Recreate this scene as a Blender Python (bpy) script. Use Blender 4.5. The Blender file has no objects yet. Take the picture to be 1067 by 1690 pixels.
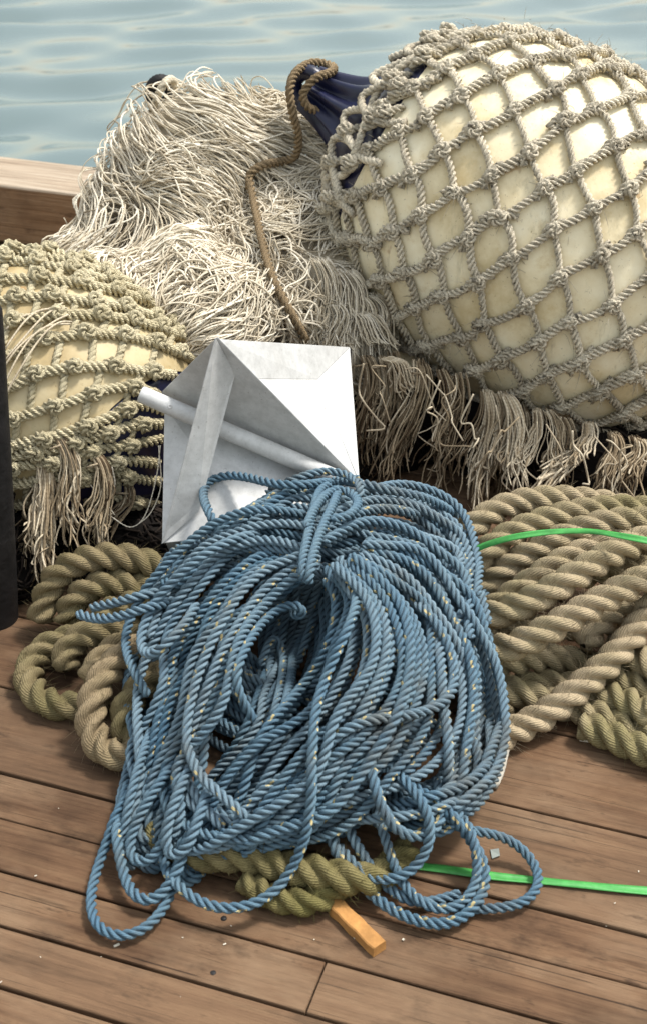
import bpy, math, random
import numpy as np
from mathutils import Vector, kdtree
random.seed(7)
rng = np.random.default_rng(7)
R = math.radians
SC = bpy.context.scene
COL = SC.collection

# ------------------------------------------------------------------ camera, sky, sun, exposure
FPX, PITCH, CAMH = 2222.0, R(32.7), 1.2
cam_d = bpy.data.cameras.new("camera")
cam_d.sensor_fit = 'VERTICAL'; cam_d.sensor_height = 36.0; cam_d.sensor_width = 36.0
cam_d.lens = FPX / 1690 * 36.0
cam_d.clip_start = 0.05; cam_d.clip_end = 3000
cam_d.dof.use_dof = True; cam_d.dof.focus_distance = 1.85; cam_d.dof.aperture_fstop = 9.0
cam = bpy.data.objects.new("camera", cam_d); COL.objects.link(cam)
cam.location = (0, 0, CAMH); cam.rotation_euler = (R(90) - PITCH, 0, 0)
SC.camera = cam

SUN_EL, SUN_AZ = 64.0, 72.0          # azimuth measured from +Y (away from the camera) towards +X
world = bpy.data.worlds.new("World"); SC.world = world; world.use_nodes = True
wn = world.node_tree.nodes; wl = world.node_tree.links
for n in list(wn): wn.remove(n)
wo = wn.new("ShaderNodeOutputWorld"); wb = wn.new("ShaderNodeBackground"); ws = wn.new("ShaderNodeTexSky")
ws.sky_type = 'NISHITA'; ws.sun_disc = False
ws.sun_elevation = R(SUN_EL); ws.sun_rotation = R(SUN_AZ)
ws.air_density = 2.5; ws.dust_density = 2.5; ws.ozone_density = 1.0
wb.inputs["Strength"].default_value = 0.082
wh = wn.new("ShaderNodeHueSaturation"); wh.inputs["Saturation"].default_value = 0.4      # thin overcast
wl.new(ws.outputs[0], wh.inputs["Color"]); wl.new(wh.outputs[0], wb.inputs["Color"]); wl.new(wb.outputs[0], wo.inputs["Surface"])
sl = bpy.data.lights.new("sun", 'SUN'); sl.energy = 1.5; sl.angle = R(10); sl.color = (1.0, 0.965, 0.91)
sun = bpy.data.objects.new("sun", sl); COL.objects.link(sun)
sd = Vector((math.sin(R(SUN_AZ)) * math.cos(R(SUN_EL)), math.cos(R(SUN_AZ)) * math.cos(R(SUN_EL)), math.sin(R(SUN_EL))))
sun.rotation_euler = sd.to_track_quat('Z', 'Y').to_euler(); sun.location = sd * 20
SC.view_settings.view_transform = 'Standard'; SC.view_settings.look = 'None'
SC.view_settings.gamma = 1.0; SC.view_settings.use_curve_mapping = False
SC.view_settings.exposure = 1.55
SC.render.engine = 'CYCLES'
SC.cycles.max_bounces = 6

# ------------------------------------------------------------------ helpers: points
cp, sp = math.cos(PITCH), math.sin(PITCH)
def ray(u, v):
    return np.array([u - 533.5, FPX * cp + (845 - v) * sp, -FPX * sp + (845 - v) * cp])
CAM = np.array([0, 0, CAMH])
def Pz(u, v, z):
    d = ray(u, v); return CAM + d * ((z - CAMH) / d[2])
def Py(u, v, y):
    d = ray(u, v); return CAM + d * (y / d[1])
def nrm(a): a = np.asarray(a, float); return a / np.linalg.norm(a)

# ------------------------------------------------------------------ helpers: objects
def tag(o, label=None, cat=None, group=None, kind=None):
    if label: o["label"] = label
    if cat: o["category"] = cat
    if group: o["group"] = group
    if kind: o["kind"] = kind
    return o
def empty(name, loc, label, cat, group=None):
    o = bpy.data.objects.new(name, None); COL.objects.link(o); o.location = tuple(loc); o.empty_display_size = .05
    return tag(o, label, cat, group)

class MB:
    """collects quads (with per-corner uv and per-vertex tint) and builds ONE mesh object, in world coordinates"""
    def __init__(s): s.V = []; s.F = []; s.U = []; s.T = []; s.n = 0; s.polys = []
    def add(s, V, F, UV=None, tint=0.5):
        V = np.asarray(V, float); F = np.asarray(F, int)
        s.V.append(V); s.F.append(F + s.n)
        s.U.append(np.zeros((len(F), 4, 2)) if UV is None else UV)
        s.T.append(np.full(len(V), tint) if np.isscalar(tint) else np.asarray(tint)); s.n += len(V)
    def box(s, c, ax, ay, az, tint=.5):
        c = np.asarray(c, float); ax, ay, az = map(np.asarray, (ax, ay, az))
        V = [c + i * ax + j * ay + k * az for k in (-1, 1) for j in (-1, 1) for i in (-1, 1)]
        s.add(V, [[0, 2, 3, 1], [4, 5, 7, 6], [0, 1, 5, 4], [2, 6, 7, 3], [0, 4, 6, 2], [1, 3, 7, 5]], None, tint)
    def build(s, name, mat, parent=None, smooth=True):
        V = np.concatenate(s.V); F = np.concatenate(s.F); U = np.concatenate(s.U); T = np.concatenate(s.T)
        p_ = parent
        while p_ is not None: V = V - np.array(p_.location); p_ = p_.parent
        me = bpy.data.meshes.new(name)
        me.vertices.add(len(V)); me.vertices.foreach_set("co", V.astype(np.float32).ravel())
        me.loops.add(len(F) * 4); me.loops.foreach_set("vertex_index", F.astype(np.int32).ravel())
        me.polygons.add(len(F)); me.polygons.foreach_set("loop_start", np.arange(0, len(F) * 4, 4, dtype=np.int32))
        uv = me.uv_layers.new(name="UVMap"); uv.data.foreach_set("uv", U.astype(np.float32).ravel())
        at = me.attributes.new("tint", 'FLOAT', 'POINT'); at.data.foreach_set("value", T.astype(np.float32))
        me.polygons.foreach_set("use_smooth", np.full(len(F), smooth))
        me.update(calc_edges=True); me.validate()
        me.materials.append(mat)
        o = bpy.data.objects.new(name, me); COL.objects.link(o)
        if parent is not None: o.parent = parent
        return o

def spline(C, step):
    """Catmull-Rom (centripetal-ish) through C, resampled to an even step"""
    C = np.asarray(C, float)
    P = np.vstack([2 * C[0] - C[1], C, 2 * C[-1] - C[-2]]); out = []
    t = np.linspace(0, 1, 14, endpoint=False)[:, None]
    for i in range(1, len(P) - 2):
        a, b, c, d = P[i - 1], P[i], P[i + 1], P[i + 2]
        out.append(.5 * ((2 * b) + (c - a) * t + (2 * a - 5 * b + 4 * c - d) * t ** 2 + (3 * b - a - 3 * c + d) * t ** 3))
    out.append(C[-1][None]); Q = np.vstack(out)
    L = np.r_[0, np.cumsum(np.linalg.norm(np.diff(Q, axis=0), axis=1))]
    n = max(3, int(L[-1] / step) + 1); s = np.linspace(0, L[-1], n)
    return np.stack([np.interp(s, L, Q[:, k]) for k in range(3)], 1)

def frames(P):
    T = np.gradient(P, axis=0); T /= np.linalg.norm(T, axis=1)[:, None] + 1e-12
    N = np.zeros_like(P); a = np.array([0, 0, 1.]) if abs(T[0][2]) < .9 else np.array([1., 0, 0])
    n0 = a - T[0] * a.dot(T[0]); N[0] = n0 / np.linalg.norm(n0)
    for i in range(1, len(P)):
        v = N[i - 1] - T[i] * N[i - 1].dot(T[i]); N[i] = v / (np.linalg.norm(v) + 1e-12)
    return T, N, np.cross(T, N)

def lobed(nv, lobes=3, depth=.5):
    th = np.arange(nv) / nv * 2 * np.pi
    ph = (th + np.pi / lobes) % (2 * np.pi / lobes) - np.pi / lobes
    c = depth; a = 1 - c
    return th, c * np.cos(ph) + np.sqrt(np.maximum(a * a - (c * np.sin(ph)) ** 2, .0005))

def rope(mb, P, rad, pitch=None, nv=12, lobes=3, tint=.5, taper=0, depth=.5, phase=0., flat=None):
    """laid rope along P: three strands twisting round each other as one lobed sweep, ends closed"""
    P = np.asarray(P, float); n = len(P)
    T, N, B = frames(P)
    s = np.r_[0, np.cumsum(np.linalg.norm(np.diff(P, axis=0), axis=1))]
    if pitch is None: pitch = rad * 4
    if lobes: th, pr = lobed(nv, lobes, depth)
    else: th, pr = np.arange(nv) / nv * 2 * np.pi, np.ones(nv)
    rr = np.full(n, rad) if np.isscalar(rad) else np.asarray(rad)
    if taper:
        k = max(2, int(taper / max(s[-1] / n, 1e-6))); k = min(k, n // 2)
        w = np.sqrt(np.clip(np.linspace(.05, 1, k), 0, 1)); rr = rr.copy(); rr[:k] *= w; rr[-k:] *= w[::-1]
    else:
        rr = rr.copy(); rr[0] *= .05; rr[-1] *= .05
        P = P.copy(); P[1] = P[0] + (P[1] - P[0]) * .05; P[-2] = P[-1] + (P[-2] - P[-1]) * .05
    ang = th[None] + (2 * np.pi * s / pitch + phase)[:, None]
    ca, sa = np.cos(ang), np.sin(ang)
    V = P[:, None] + (rr[:, None] * pr[None])[..., None] * (ca[..., None] * N[:, None] + sa[..., None] * B[:, None])
    i = np.arange(n - 1)[:, None] * nv; k = np.arange(nv)[None]; k2 = (k + 1) % nv
    F = np.stack([i + k, i + k2, i + nv + k2, i + nv + k], -1).reshape(-1, 4)
    u0 = np.broadcast_to(k / nv, (n - 1, nv)); u1 = u0 + 1 / nv
    v0 = np.broadcast_to((s[:-1] / pitch)[:, None], (n - 1, nv)); v1 = np.broadcast_to((s[1:] / pitch)[:, None], (n - 1, nv))
    UV = np.stack([np.stack([u0, v0], -1), np.stack([u1, v0], -1), np.stack([u1, v1], -1), np.stack([u0, v1], -1)], 2).reshape(-1, 4, 2)
    mb.add(V.reshape(-1, 3), F, UV, tint)

def strands(mb, P, rad, tint, nv=4):
    """many thin twines at once: P (S, n, 3)"""
    S, n, _ = P.shape
    T = np.gradient(P, axis=1); T /= np.linalg.norm(T, axis=2, keepdims=True) + 1e-12
    up = np.array([.31, .2, .93]); N = np.cross(T, up); N /= np.linalg.norm(N, axis=2, keepdims=True) + 1e-9
    B = np.cross(T, N)
    a = np.arange(nv) / nv * 2 * np.pi
    rr = np.broadcast_to(np.asarray(rad).reshape(-1, 1), (S, n)).copy(); rr[:, 0] *= .4; rr[:, -1] *= .3
    V = P[:, :, None] + rr[:, :, None, None] * (np.cos(a)[None, None, :, None] * N[:, :, None] + np.sin(a)[None, None, :, None] * B[:, :, None])
    b = (np.arange(S) * n * nv)[:, None, None]; i = np.arange(n - 1)[None, :, None] * nv; k = np.arange(nv)[None, None]
    k2 = (k + 1) % nv
    F = np.stack([b + i + k, b + i + k2, b + i + nv + k2, b + i + nv + k], -1).reshape(-1, 4)
    s = np.concatenate([np.zeros((S, 1)), np.cumsum(np.linalg.norm(np.diff(P, axis=1), axis=2), 1)], 1) / .006
    u0 = np.broadcast_to(k / nv, (S, n - 1, nv)); v0 = np.broadcast_to(s[:, :-1, None], (S, n - 1, nv)); v1 = np.broadcast_to(s[:, 1:, None], (S, n - 1, nv))
    UV = np.stack([np.stack([u0, v0], -1), np.stack([u0 + 1 / nv, v0], -1), np.stack([u0 + 1 / nv, v1], -1), np.stack([u0, v1], -1)], 3).reshape(-1, 4, 2)
    mb.add(V.reshape(-1, 3), F, UV, np.repeat(np.broadcast_to(tint, (S,)), n * nv))

# ------------------------------------------------------------------ helpers: materials
class NT:
    def __init__(s, name, rough=.85, spec=.25):
        s.m = bpy.data.materials.new(name); s.m.use_nodes = True; s.t = s.m.node_tree
        s.b = s.t.nodes["Principled BSDF"]; s.b.inputs["Roughness"].default_value = rough
        s.b.inputs["Specular IOR Level"].default_value = spec
    def n(s, typ, **kw):
        o = s.t.nodes.new(typ)
        for k, v in kw.items(): setattr(o, k, v)
        return o
    def l(s, a, b): s.t.links.new(a, b)
    def tc(s, out="Object"): return s.n("ShaderNodeTexCoord").outputs[out]
    def math(s, op, a, b=None, c=None, clamp=False):
        o = s.n("ShaderNodeMath", operation=op, use_clamp=clamp)
        for i, x in enumerate((a, b, c)):
            if x is None: continue
            if isinstance(x, (int, float)): o.inputs[i].default_value = x
            else: s.l(x, o.inputs[i])
        return o.outputs[0]
    def noise(s, scale, detail=4, rough=.6, vec=None, stretch=None, dist=0):
        vec = vec if vec is not None else s.tc()
        if stretch:
            mp = s.n("ShaderNodeMapping"); mp.inputs["Scale"].default_value = stretch; s.l(vec, mp.inputs[0]); vec = mp.outputs[0]
        o = s.n("ShaderNodeTexNoise"); o.inputs["Scale"].default_value = scale; o.inputs["Detail"].default_value = detail
        o.inputs["Roughness"].default_value = rough; o.inputs["Distortion"].default_value = dist
        s.l(vec, o.inputs["Vector"]); return o.outputs["Fac"]
    def ramp(s, fac, stops):
        o = s.n("ShaderNodeValToRGB"); e = o.color_ramp.elements
        while len(e) < len(stops): e.new(.5)
        for x, (p, c) in zip(e, stops): x.position = p; x.color = (*c, 1)
        s.l(fac, o.inputs[0]); return o.outputs[0]
    def mix(s, fac, a, b, blend='MIX'):
        o = s.n("ShaderNodeMix", data_type='RGBA', blend_type=blend)
        for k, x in ((0, fac), (6, a), (7, b)):
            if isinstance(x, (int, float)): o.inputs[k].default_value = x
            elif isinstance(x, tuple): o.inputs[k].default_value = (*x, 1)
            else: s.l(x, o.inputs[k])
        return o.outputs[2]
    def rng(s, x, a, b, c=0., d=1.):
        o = s.n("ShaderNodeMapRange"); o.inputs[1].default_value = a; o.inputs[2].default_value = b
        o.inputs[3].default_value = c; o.inputs[4].default_value = d; s.l(x, o.inputs[0]); return o.outputs[0]
    def attr(s, name): o = s.n("ShaderNodeAttribute", attribute_name=name); return o.outputs["Fac"]
    def uv(s):
        o = s.n("ShaderNodeSeparateXYZ"); s.l(s.tc("UV"), o.inputs[0]); return o.outputs[0], o.outputs[1]
    def color(s, c): s.l(c, s.b.inputs["Base Color"])
    def bump(s, h, dist, strength=1.):
        o = s.n("ShaderNodeBump"); o.inputs["Distance"].default_value = dist; o.inputs["Strength"].default_value = strength
        s.l(h, o.inputs["Height"]); s.l(o.outputs[0], s.b.inputs["Normal"])

def mat_hawser(name, tan, olive, dark):
    m = NT(name, .95, .12)
    n1 = m.noise(9, 4, .6); n2 = m.noise(60, 5, .7); t = m.attr("tint")
    f = m.math('ADD', m.math('MULTIPLY', m.math('SUBTRACT', n1, .5), 2.2), t, clamp=True)
    c = m.mix(f, tan, olive)
    c = m.mix(m.rng(n2, .45, .75, 0, .55), c, dark)
    u, v = m.uv()
    # yarns lie nearly along the rope inside each strand
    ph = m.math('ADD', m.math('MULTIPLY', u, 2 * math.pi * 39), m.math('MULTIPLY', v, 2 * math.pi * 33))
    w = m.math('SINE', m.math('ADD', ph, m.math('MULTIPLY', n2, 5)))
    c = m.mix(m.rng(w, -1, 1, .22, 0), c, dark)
    m.color(c)
    h = m.math('ADD', m.math('MULTIPLY', w, .35), m.math('MULTIPLY', m.noise(420, 3, .7), 1.3))
    m.bump(h, .0012, .9); return m.m

def mat_blue():
    m = NT("blue_rope", .6, .3)
    u, v = m.uv(); n1 = m.noise(13, 4, .6); n2 = m.noise(150, 3, .6); t = m.attr("tint")
    c = m.mix(m.rng(n1, .35, .7), (.062, .138, .205), (.10, .168, .208))
    c = m.mix(m.math('MULTIPLY', t, .85), c, (.20, .275, .32))
    c = m.mix(m.rng(m.noise(6, 5, .7), .52, .66, 0, .7), c, (.12, .12, .105))      # grime
    c = m.mix(m.rng(n2, .5, .8, 0, .35), c, (.03, .08, .16))
    ph = m.math('ADD', m.math('MULTIPLY', u, 2 * math.pi * 21), m.math('MULTIPLY', v, 2 * math.pi * 17))
    w = m.math('SINE', ph)
    # one yellow tracer yarn that surfaces in one strand, every other turn
    v3 = m.math('MULTIPLY', v, 3.0)
    yl = m.math('ABSOLUTE', m.math('SUBTRACT', u, m.math('MULTIPLY', m.math('SUBTRACT', 1.0, m.math('FRACT', v3)), .333)))
    on = m.math('MULTIPLY', m.math('LESS_THAN', yl, .045), m.math('LESS_THAN', m.math('FRACT', m.math('MULTIPLY', m.math('FLOOR', v3), .3334)), .3))
    on = m.math('MULTIPLY', on, m.math('GREATER_THAN', m.noise(55, 2, .5), .47))
    c = m.mix(on, c, (.48, .40, .20))
    gr = m.math('ABSOLUTE', m.math('SUBTRACT', m.math('FRACT', m.math('MULTIPLY', u, 3.0)), .5))       # grooves of the lay darkened: crevice shade painted in, with some grime
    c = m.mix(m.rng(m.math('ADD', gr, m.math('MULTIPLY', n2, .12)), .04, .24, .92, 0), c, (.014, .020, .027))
    m.color(c)
    m.bump(m.math('ADD', m.math('MULTIPLY', w, .5), m.math('MULTIPLY', m.noise(500, 2, .6), .5)), .0006, .8); return m.m

def mat_net(name, light, mid, dark, fleck=.5):
    m = NT(name, .95, .1)
    n1 = m.noise(11, 4, .65); n2 = m.noise(190, 3, .7); t = m.attr("tint")
    c = m.mix(m.math('ADD', m.math('MULTIPLY', m.math('SUBTRACT', n1, .5), 2), t, clamp=True), light, mid)
    c = m.mix(m.rng(n2, .5, .72, 0, fleck), c, dark)
    u, v = m.uv()
    w = m.math('SINE', m.math('ADD', m.math('MULTIPLY', u, 2 * math.pi * 18), m.math('MULTIPLY', v, 2 * math.pi * 15)))
    c = m.mix(m.rng(m.noise(70, 2, .5), .66, .70, 0, fleck), c, (.025, .022, .02))
    gr = m.math('ABSOLUTE', m.math('SUBTRACT', m.math('FRACT', m.math('MULTIPLY', u, 3.0)), .5))       # shade between the strands put into the colour, plus dirt
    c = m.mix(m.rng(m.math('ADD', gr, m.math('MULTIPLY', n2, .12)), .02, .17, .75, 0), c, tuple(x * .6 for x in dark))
    m.color(c); m.bump(m.math('ADD', w, m.noise(600, 2, .6)), .0006, .8); return m.m

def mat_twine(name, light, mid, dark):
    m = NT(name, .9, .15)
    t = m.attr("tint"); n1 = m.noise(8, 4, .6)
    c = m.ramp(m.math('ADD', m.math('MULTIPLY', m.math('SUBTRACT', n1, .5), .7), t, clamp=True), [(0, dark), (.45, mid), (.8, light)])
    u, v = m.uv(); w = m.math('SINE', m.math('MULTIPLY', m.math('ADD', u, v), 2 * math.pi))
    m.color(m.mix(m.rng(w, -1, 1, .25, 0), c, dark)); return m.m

def mat_wood(name, cols, dark, worn, grain=(1.2, 28, 28), rough=.85, bleach=None):
    m = NT(name, rough, .2); co = m.tc(); t = m.attr("tint")
    off = m.n("ShaderNodeVectorMath", operation='ADD'); m.l(co, off.inputs[0])
    cmb = m.n("ShaderNodeCombineXYZ"); m.l(m.math('MULTIPLY', t, 37.), cmb.inputs[0]); m.l(m.math('MULTIPLY', t, 91.), cmb.inputs[2])
    m.l(cmb.outputs[0], off.inputs[1]); co = off.outputs[0]
    g1 = m.noise(2.2, 6, .65, co, grain, .6); g2 = m.noise(9, 4, .7, co, (1, 20, 20), .3); big = m.noise(3.0, 5, .65, co, (1, 2.2, 2.2))
    f = m.math('ADD', m.math('MULTIPLY', g1, .75), m.math('MULTIPLY', g2, .25))
    c = m.ramp(f, [(.30, cols[0]), (.48, cols[1]), (.68, cols[2])])
    c = m.mix(m.rng(big, .47, .72, 0, .85), c, worn)
    c = m.mix(m.rng(m.noise(7, 5, .7, co, (1, 1.8, 1.8)), .56, .72, 0, .7), c, dark)
    c = m.mix(m.rng(g1, .60, .66, 0, .5), c, dark)
    c = m.mix(m.rng(m.noise(1.6, 6, .7, m.tc(), (1, 1.3, 1)), .46, .68, 0, .75), c, dark)
    c = m.mix(m.rng(m.noise(38, 4, .75, co, (.35, 1, 1)), .60, .70, 0, .6), c, dark)
    c = m.mix(m.rng(m.noise(3.1, 3, .6, co, (.6, 55, 55), .25), .665, .685, 0, .7), c, tuple(x * .5 for x in dark))
    c = m.mix(m.math('MULTIPLY', m.math('SUBTRACT', t, .5), .5, clamp=True), c, worn)
    if bleach is not None:
        sx = m.n('ShaderNodeSeparateXYZ'); m.l(m.tc(), sx.inputs[0])
        c = m.mix(m.rng(sx.outputs[2], bleach - .004, bleach, 0, .85), c, m.ramp(f, [(.3, (.15, .11, .075)), (.5, (.36, .29, .215)), (.7, (.50, .43, .34))]))
    m.color(c)
    m.bump(m.math('ADD', m.math('MULTIPLY', g1, -1.), m.math('MULTIPLY', g2, -.8)), .004, .8); return m.m

M = {}
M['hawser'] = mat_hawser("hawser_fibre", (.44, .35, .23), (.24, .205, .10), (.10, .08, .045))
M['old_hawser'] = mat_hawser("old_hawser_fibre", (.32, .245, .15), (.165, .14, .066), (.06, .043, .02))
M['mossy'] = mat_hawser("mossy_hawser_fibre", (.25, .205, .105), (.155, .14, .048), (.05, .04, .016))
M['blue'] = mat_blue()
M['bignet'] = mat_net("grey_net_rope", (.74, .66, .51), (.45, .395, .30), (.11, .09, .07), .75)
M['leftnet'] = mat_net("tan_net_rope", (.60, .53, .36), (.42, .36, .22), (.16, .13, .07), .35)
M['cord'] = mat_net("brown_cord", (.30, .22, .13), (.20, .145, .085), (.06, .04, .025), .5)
M['twine'] = mat_twine("pale_twine", (.80, .73, .60), (.54, .47, .35), (.19, .15, .10))
M['fringe'] = mat_twine("frayed_twine", (.62, .53, .39), (.36, .28, .18), (.07, .045, .025))
M['shade_fill'] = mat_twine("shade_filler_twine", (.035, .026, .02), (.014, .011, .009), (.005, .004, .004))  # near-black colour standing in for the shade under the buoys
M['deck'] = mat_wood("deck_wood", ((.040, .020, .010), (.122, .067, .036), (.185, .11, .06)), (.018, .009, .005), (.225, .15, .092))
M['rail_wood'] = mat_wood("rail_wood", ((.14, .075, .037), (.27, .16, .085), (.37, .235, .135)), (.06, .032, .018), (.30, .2, .12), bleach=.147)
def simple(name, col, rough=.6, spec=.3, var=.25, scale=20, bump=0, metallic=0):
    m = NT(name, rough, spec); n = m.noise(scale, 5, .65)
    m.color(m.mix(m.rng(n, .35, .7), tuple(x * (1 - var) for x in col), tuple(min(1, x * (1 + var)) for x in col)))
    m.b.inputs["Metallic"].default_value = metallic
    if bump: m.bump(n, bump)
    return m.m
M['navy'] = simple("navy_vinyl", (.006, .008, .036), .35, .5, .45, 14, .0008)
M['black'] = simple("black_rubber", (.010, .009, .009), .6, .3, .5, 40, .003)
M['strap'] = simple("green_strap", (.055, .29, .06), .45, .4, .2, 60, .0006)
M['chip'] = simple("fresh_wood", (.40, .20, .065), .8, .2, .25, 50, .001)
M['straw'] = simple("bleached_straw", (.6, .55, .45), .8, .2, .2, 50)
M['scrap'] = simple("pale_scrap", (.40, .37, .31), .7, .3, .25, 90)
def mat_buoy(name='cream_buoy', cols=((.50, .39, .20), (.72, .62, .41), (.83, .76, .57))):
    m = NT(name, .55, .35)
    c = m.ramp(m.noise(7, 6, .65), [(.3, cols[0]), (.48, cols[1]), (.66, cols[2])])
    c = m.mix(m.rng(m.noise(26, 5, .75), .56, .74, 0, .6), c, (.52, .38, .17))
    c = m.mix(m.rng(m.noise(120, 3, .7), .64, .74, 0, .75), c, (.17, .11, .05))
    c = m.mix(m.rng(m.noise(34, 2, .5, None, (1, 1, .7)), .70, .74, 0, .55), c, (.33, .17, .06))
    c = m.mix(m.rng(m.noise(15, 5, .75, None, (2.2, 2.2, .5)), .58, .68, 0, .5), c, (.42, .36, .22))
    m.color(c); m.bump(m.noise(60, 4, .6), .0015, .5); return m.m
M['buoy'] = mat_buoy()
M['stained'] = mat_buoy('stained_buoy', ((.28, .20, .09), (.44, .345, .185), (.54, .46, .29)))
def mat_metal():
    m = NT("dull_aluminium", .55, .3); m.b.inputs["Metallic"].default_value = .08
    n = m.noise(40, 6, .75)
    c = m.ramp(n, [(.3, (.42, .42, .41)), (.55, (.54, .54, .53)), (.75, (.62, .62, .61))])
    c = m.mix(m.rng(m.noise(9, 5, .7), .55, .75, 0, .35), c, (.40, .385, .36))
    c = m.mix(m.rng(m.noise(230, 2, .6), .66, .72, 0, .5), c, (.25, .23, .21))
    m.color(c); m.bump(m.noise(70, 5, .7), .0012, .35); return m.m
M['alu'] = mat_metal()
def mat_water():
    m = NT("harbour_water", .07, .5); m.b.inputs["Base Color"].default_value = (.085, .125, .12, 1); m.b.inputs["IOR"].default_value = 2.0
    return m.m
M['water'] = mat_water()

# ------------------------------------------------------------------ water
def make_water():
    xs = np.concatenate([-np.geomspace(600, 9, 22), np.linspace(-8.5, -4.6, 30), np.linspace(-4.5, 4.5, 330), np.linspace(4.6, 8.5, 30), np.geomspace(9, 600, 22)])
    ys = np.concatenate([np.linspace(-30, 2.2, 14), np.linspace(2.4, 11, 400), np.linspace(11.1, 16, 60), np.geomspace(16.5, 900, 30)])
    X, Y = np.meshgrid(xs, ys); Z = np.zeros_like(X)
    r = np.random.default_rng(3)
    for k in range(22):
        lam = r.uniform(.30, .80); a = r.normal(0, .24) + .03
        kx, ky = math.sin(a) * 2 * np.pi / lam, math.cos(a) * 2 * np.pi / lam
        f_ = kx * X + ky * Y + r.uniform(0, 6.28)
        Z += .0092 * lam * np.sin(f_)
    for k in range(22):
        lam = r.uniform(.20, .48); a = r.normal(0, .5)
        Z += .0016 * lam * np.sin(2 * np.pi / lam * (math.sin(a) * X + math.cos(a) * Y) + r.uniform(0, 6.28))
    Z = np.where((np.abs(X) < 8.6) & (Y > 2.3) & (Y < 16.2), Z, 0) - .62
    nx, ny = len(xs), len(ys)
    i = np.arange(ny - 1)[:, None] * nx + np.arange(nx - 1)[None]
    F = np.stack([i, i + 1, i + nx + 1, i + nx], -1).reshape(-1, 4)
    mb = MB(); mb.add(np.stack([X, Y, Z], -1).reshape(-1, 3), F)
    tag(mb.build("water", M['water']), "pale green harbour water with small ripples beyond the rail", "water", kind="structure")
make_water()

# ------------------------------------------------------------------ deck of boards and the timber rail, both along the same direction
ALONG = np.array([.948, -.319, 0]); ACROSS = np.array([.319, .948, 0]); ZA = np.array([0, 0, 1.])
def bevel_board(mb, a0, a1, n0, n1, z0, z1, b, tint, tilt=0., seg=1):
    """board with rounded top edges, a along, n across (deck-local coordinates)"""
    prof = [(n0, z0), (n0, z1 - b), (n0 + .3 * b, z1 - .3 * b), (n0 + b, z1), ((n0 + n1) / 2, z1 + tilt), (n1 - b, z1), (n1 - .3 * b, z1 - .3 * b), (n1, z1 - b), (n1, z0)]
    k = len(prof); st = np.array([a0, a0 + b * .4, a1 - b * .4, a1])
    V = []
    for q, a in enumerate(st):
        sh = b * .5 if q in (0, 3) else 0
        for (n, z) in prof: V.append((a, n, z - sh * (z > z0 + .001)))
    F = []
    for q in range(3):
        for j in range(k):
            j2 = (j + 1) % k; F.append([q * k + j, (q + 1) * k + j, (q + 1) * k + j2, q * k + j2])
    for e, fl in ((0, 1), (3 * k, 0)):
        for (a, b2, c, d) in ((0, 1, 7, 8), (1, 2, 6, 7), (2, 3, 5, 6), (3, 4, 4, 5)):
            q = [e + a, e + b2, e + c, e + d]
            if b2 == c: q = [e + 3, e + 4, e + 5, e + 5]; continue
            F.append(q[::-1] if fl else q)
    mb.add(V, F, None, tint)
deck = MB()
edges = [-1.2, -1.05, -.90, -.75, -.60, -.45, -.30, -.15, 0, .15, .30, .45, .60, .70, .775, .8465, .918, .9925, 1.062, 1.2105, 1.36, 1.50, 1.65, 1.79, 1.94, 2.09, 2.23, 2.38, 2.53, 2.68, 2.83]
joints = {.8465: -.305, 1.2105: 1.7, .9925: 1.35}
for e0, e1 in zip(edges[:-1], edges[1:]):
    g = .0022 if abs(e1 - .9925) > .01 else .0008
    g0 = .0022 if abs(e0 - .9925) > .01 else .0008
    cuts = [-4, joints.get(e0, random.uniform(-3, -1.6)), random.uniform(2.2, 3), 4]
    for a0, a1 in zip(cuts[:-1], cuts[1:]):
        dz = random.uniform(-.0012, .0012)
        bevel_board(deck, a0 + .001, a1 - .001, e0 + g0, e1 - g, -.038, dz, .0020, random.random(), random.uniform(-.0004, .0012))
dk = deck.build("deck", M['deck'], None, False)
ROT = math.atan2(ALONG[1], ALONG[0]); dk.rotation_euler = (0, 0, ROT)
tag(dk, "worn brown plank deck with dark gaps between the boards", "deck", kind="structure")
r4 = random.Random(11)
for e0, e1 in zip(edges[12:20], edges[13:21]):
    for k in range(2):
        if e1 - e0 < .06: continue
        mb = MB(); a = -.42 + .55 * k + r4.uniform(-.02, .02); n_ = (e0 + e1) / 2 + r4.choice([-1, 1]) * (e1 - e0) * r4.uniform(.2, .3)
        th_ = np.arange(12) / 12 * 2 * np.pi; V = [(a + .0034 * q * math.cos(t_), n_ + .0034 * q * math.sin(t_), z_) for q, z_ in ((1, -.003), (1, .0006), (.7, .0012), (.01, .0012)) for t_ in th_]
        mb.add(V, [[i * 12 + j, i * 12 + (j + 1) % 12, (i + 1) * 12 + (j + 1) % 12, (i + 1) * 12 + j] for i in range(3) for j in range(12)])
        no = mb.build('nail', M['black'], None); no.parent = dk
und = MB(); und.box((0, .8, -.062), (4, 0, 0), (0, 2.02, 0), (0, 0, .02))
for a in (-3, -2, -1, 0, 1, 2, 3): und.box((a, .8, -.2), (.05, 0, 0), (0, 2.0, 0), (0, 0, .115))
uo = und.build("ground", M['black'], None, False); uo.rotation_euler = (0, 0, ROT); uo.name = "deck_joists"
tag(uo, "dark joists showing in the gaps beneath the deck boards", "joists", kind="structure")
def dl(a, n, z): return ALONG * a + ACROSS * n + ZA * z
rail_o = empty("timber_rail", dl(-.9, 2.73, 0), "thick weathered timber rail with a bleached top along the deck edge", "rail")
rail = MB(); bevel_board(rail, -3.6, 3.6, 2.641, 2.826, .014, .152, .006, .3, .001)
ro = rail.build("beam", M['rail_wood'], None, False); ro.rotation_euler = (0, 0, ROT)
ro.parent = rail_o; ro.matrix_parent_inverse.identity(); ro.location = tuple(-np.array(rail_o.location))
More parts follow.
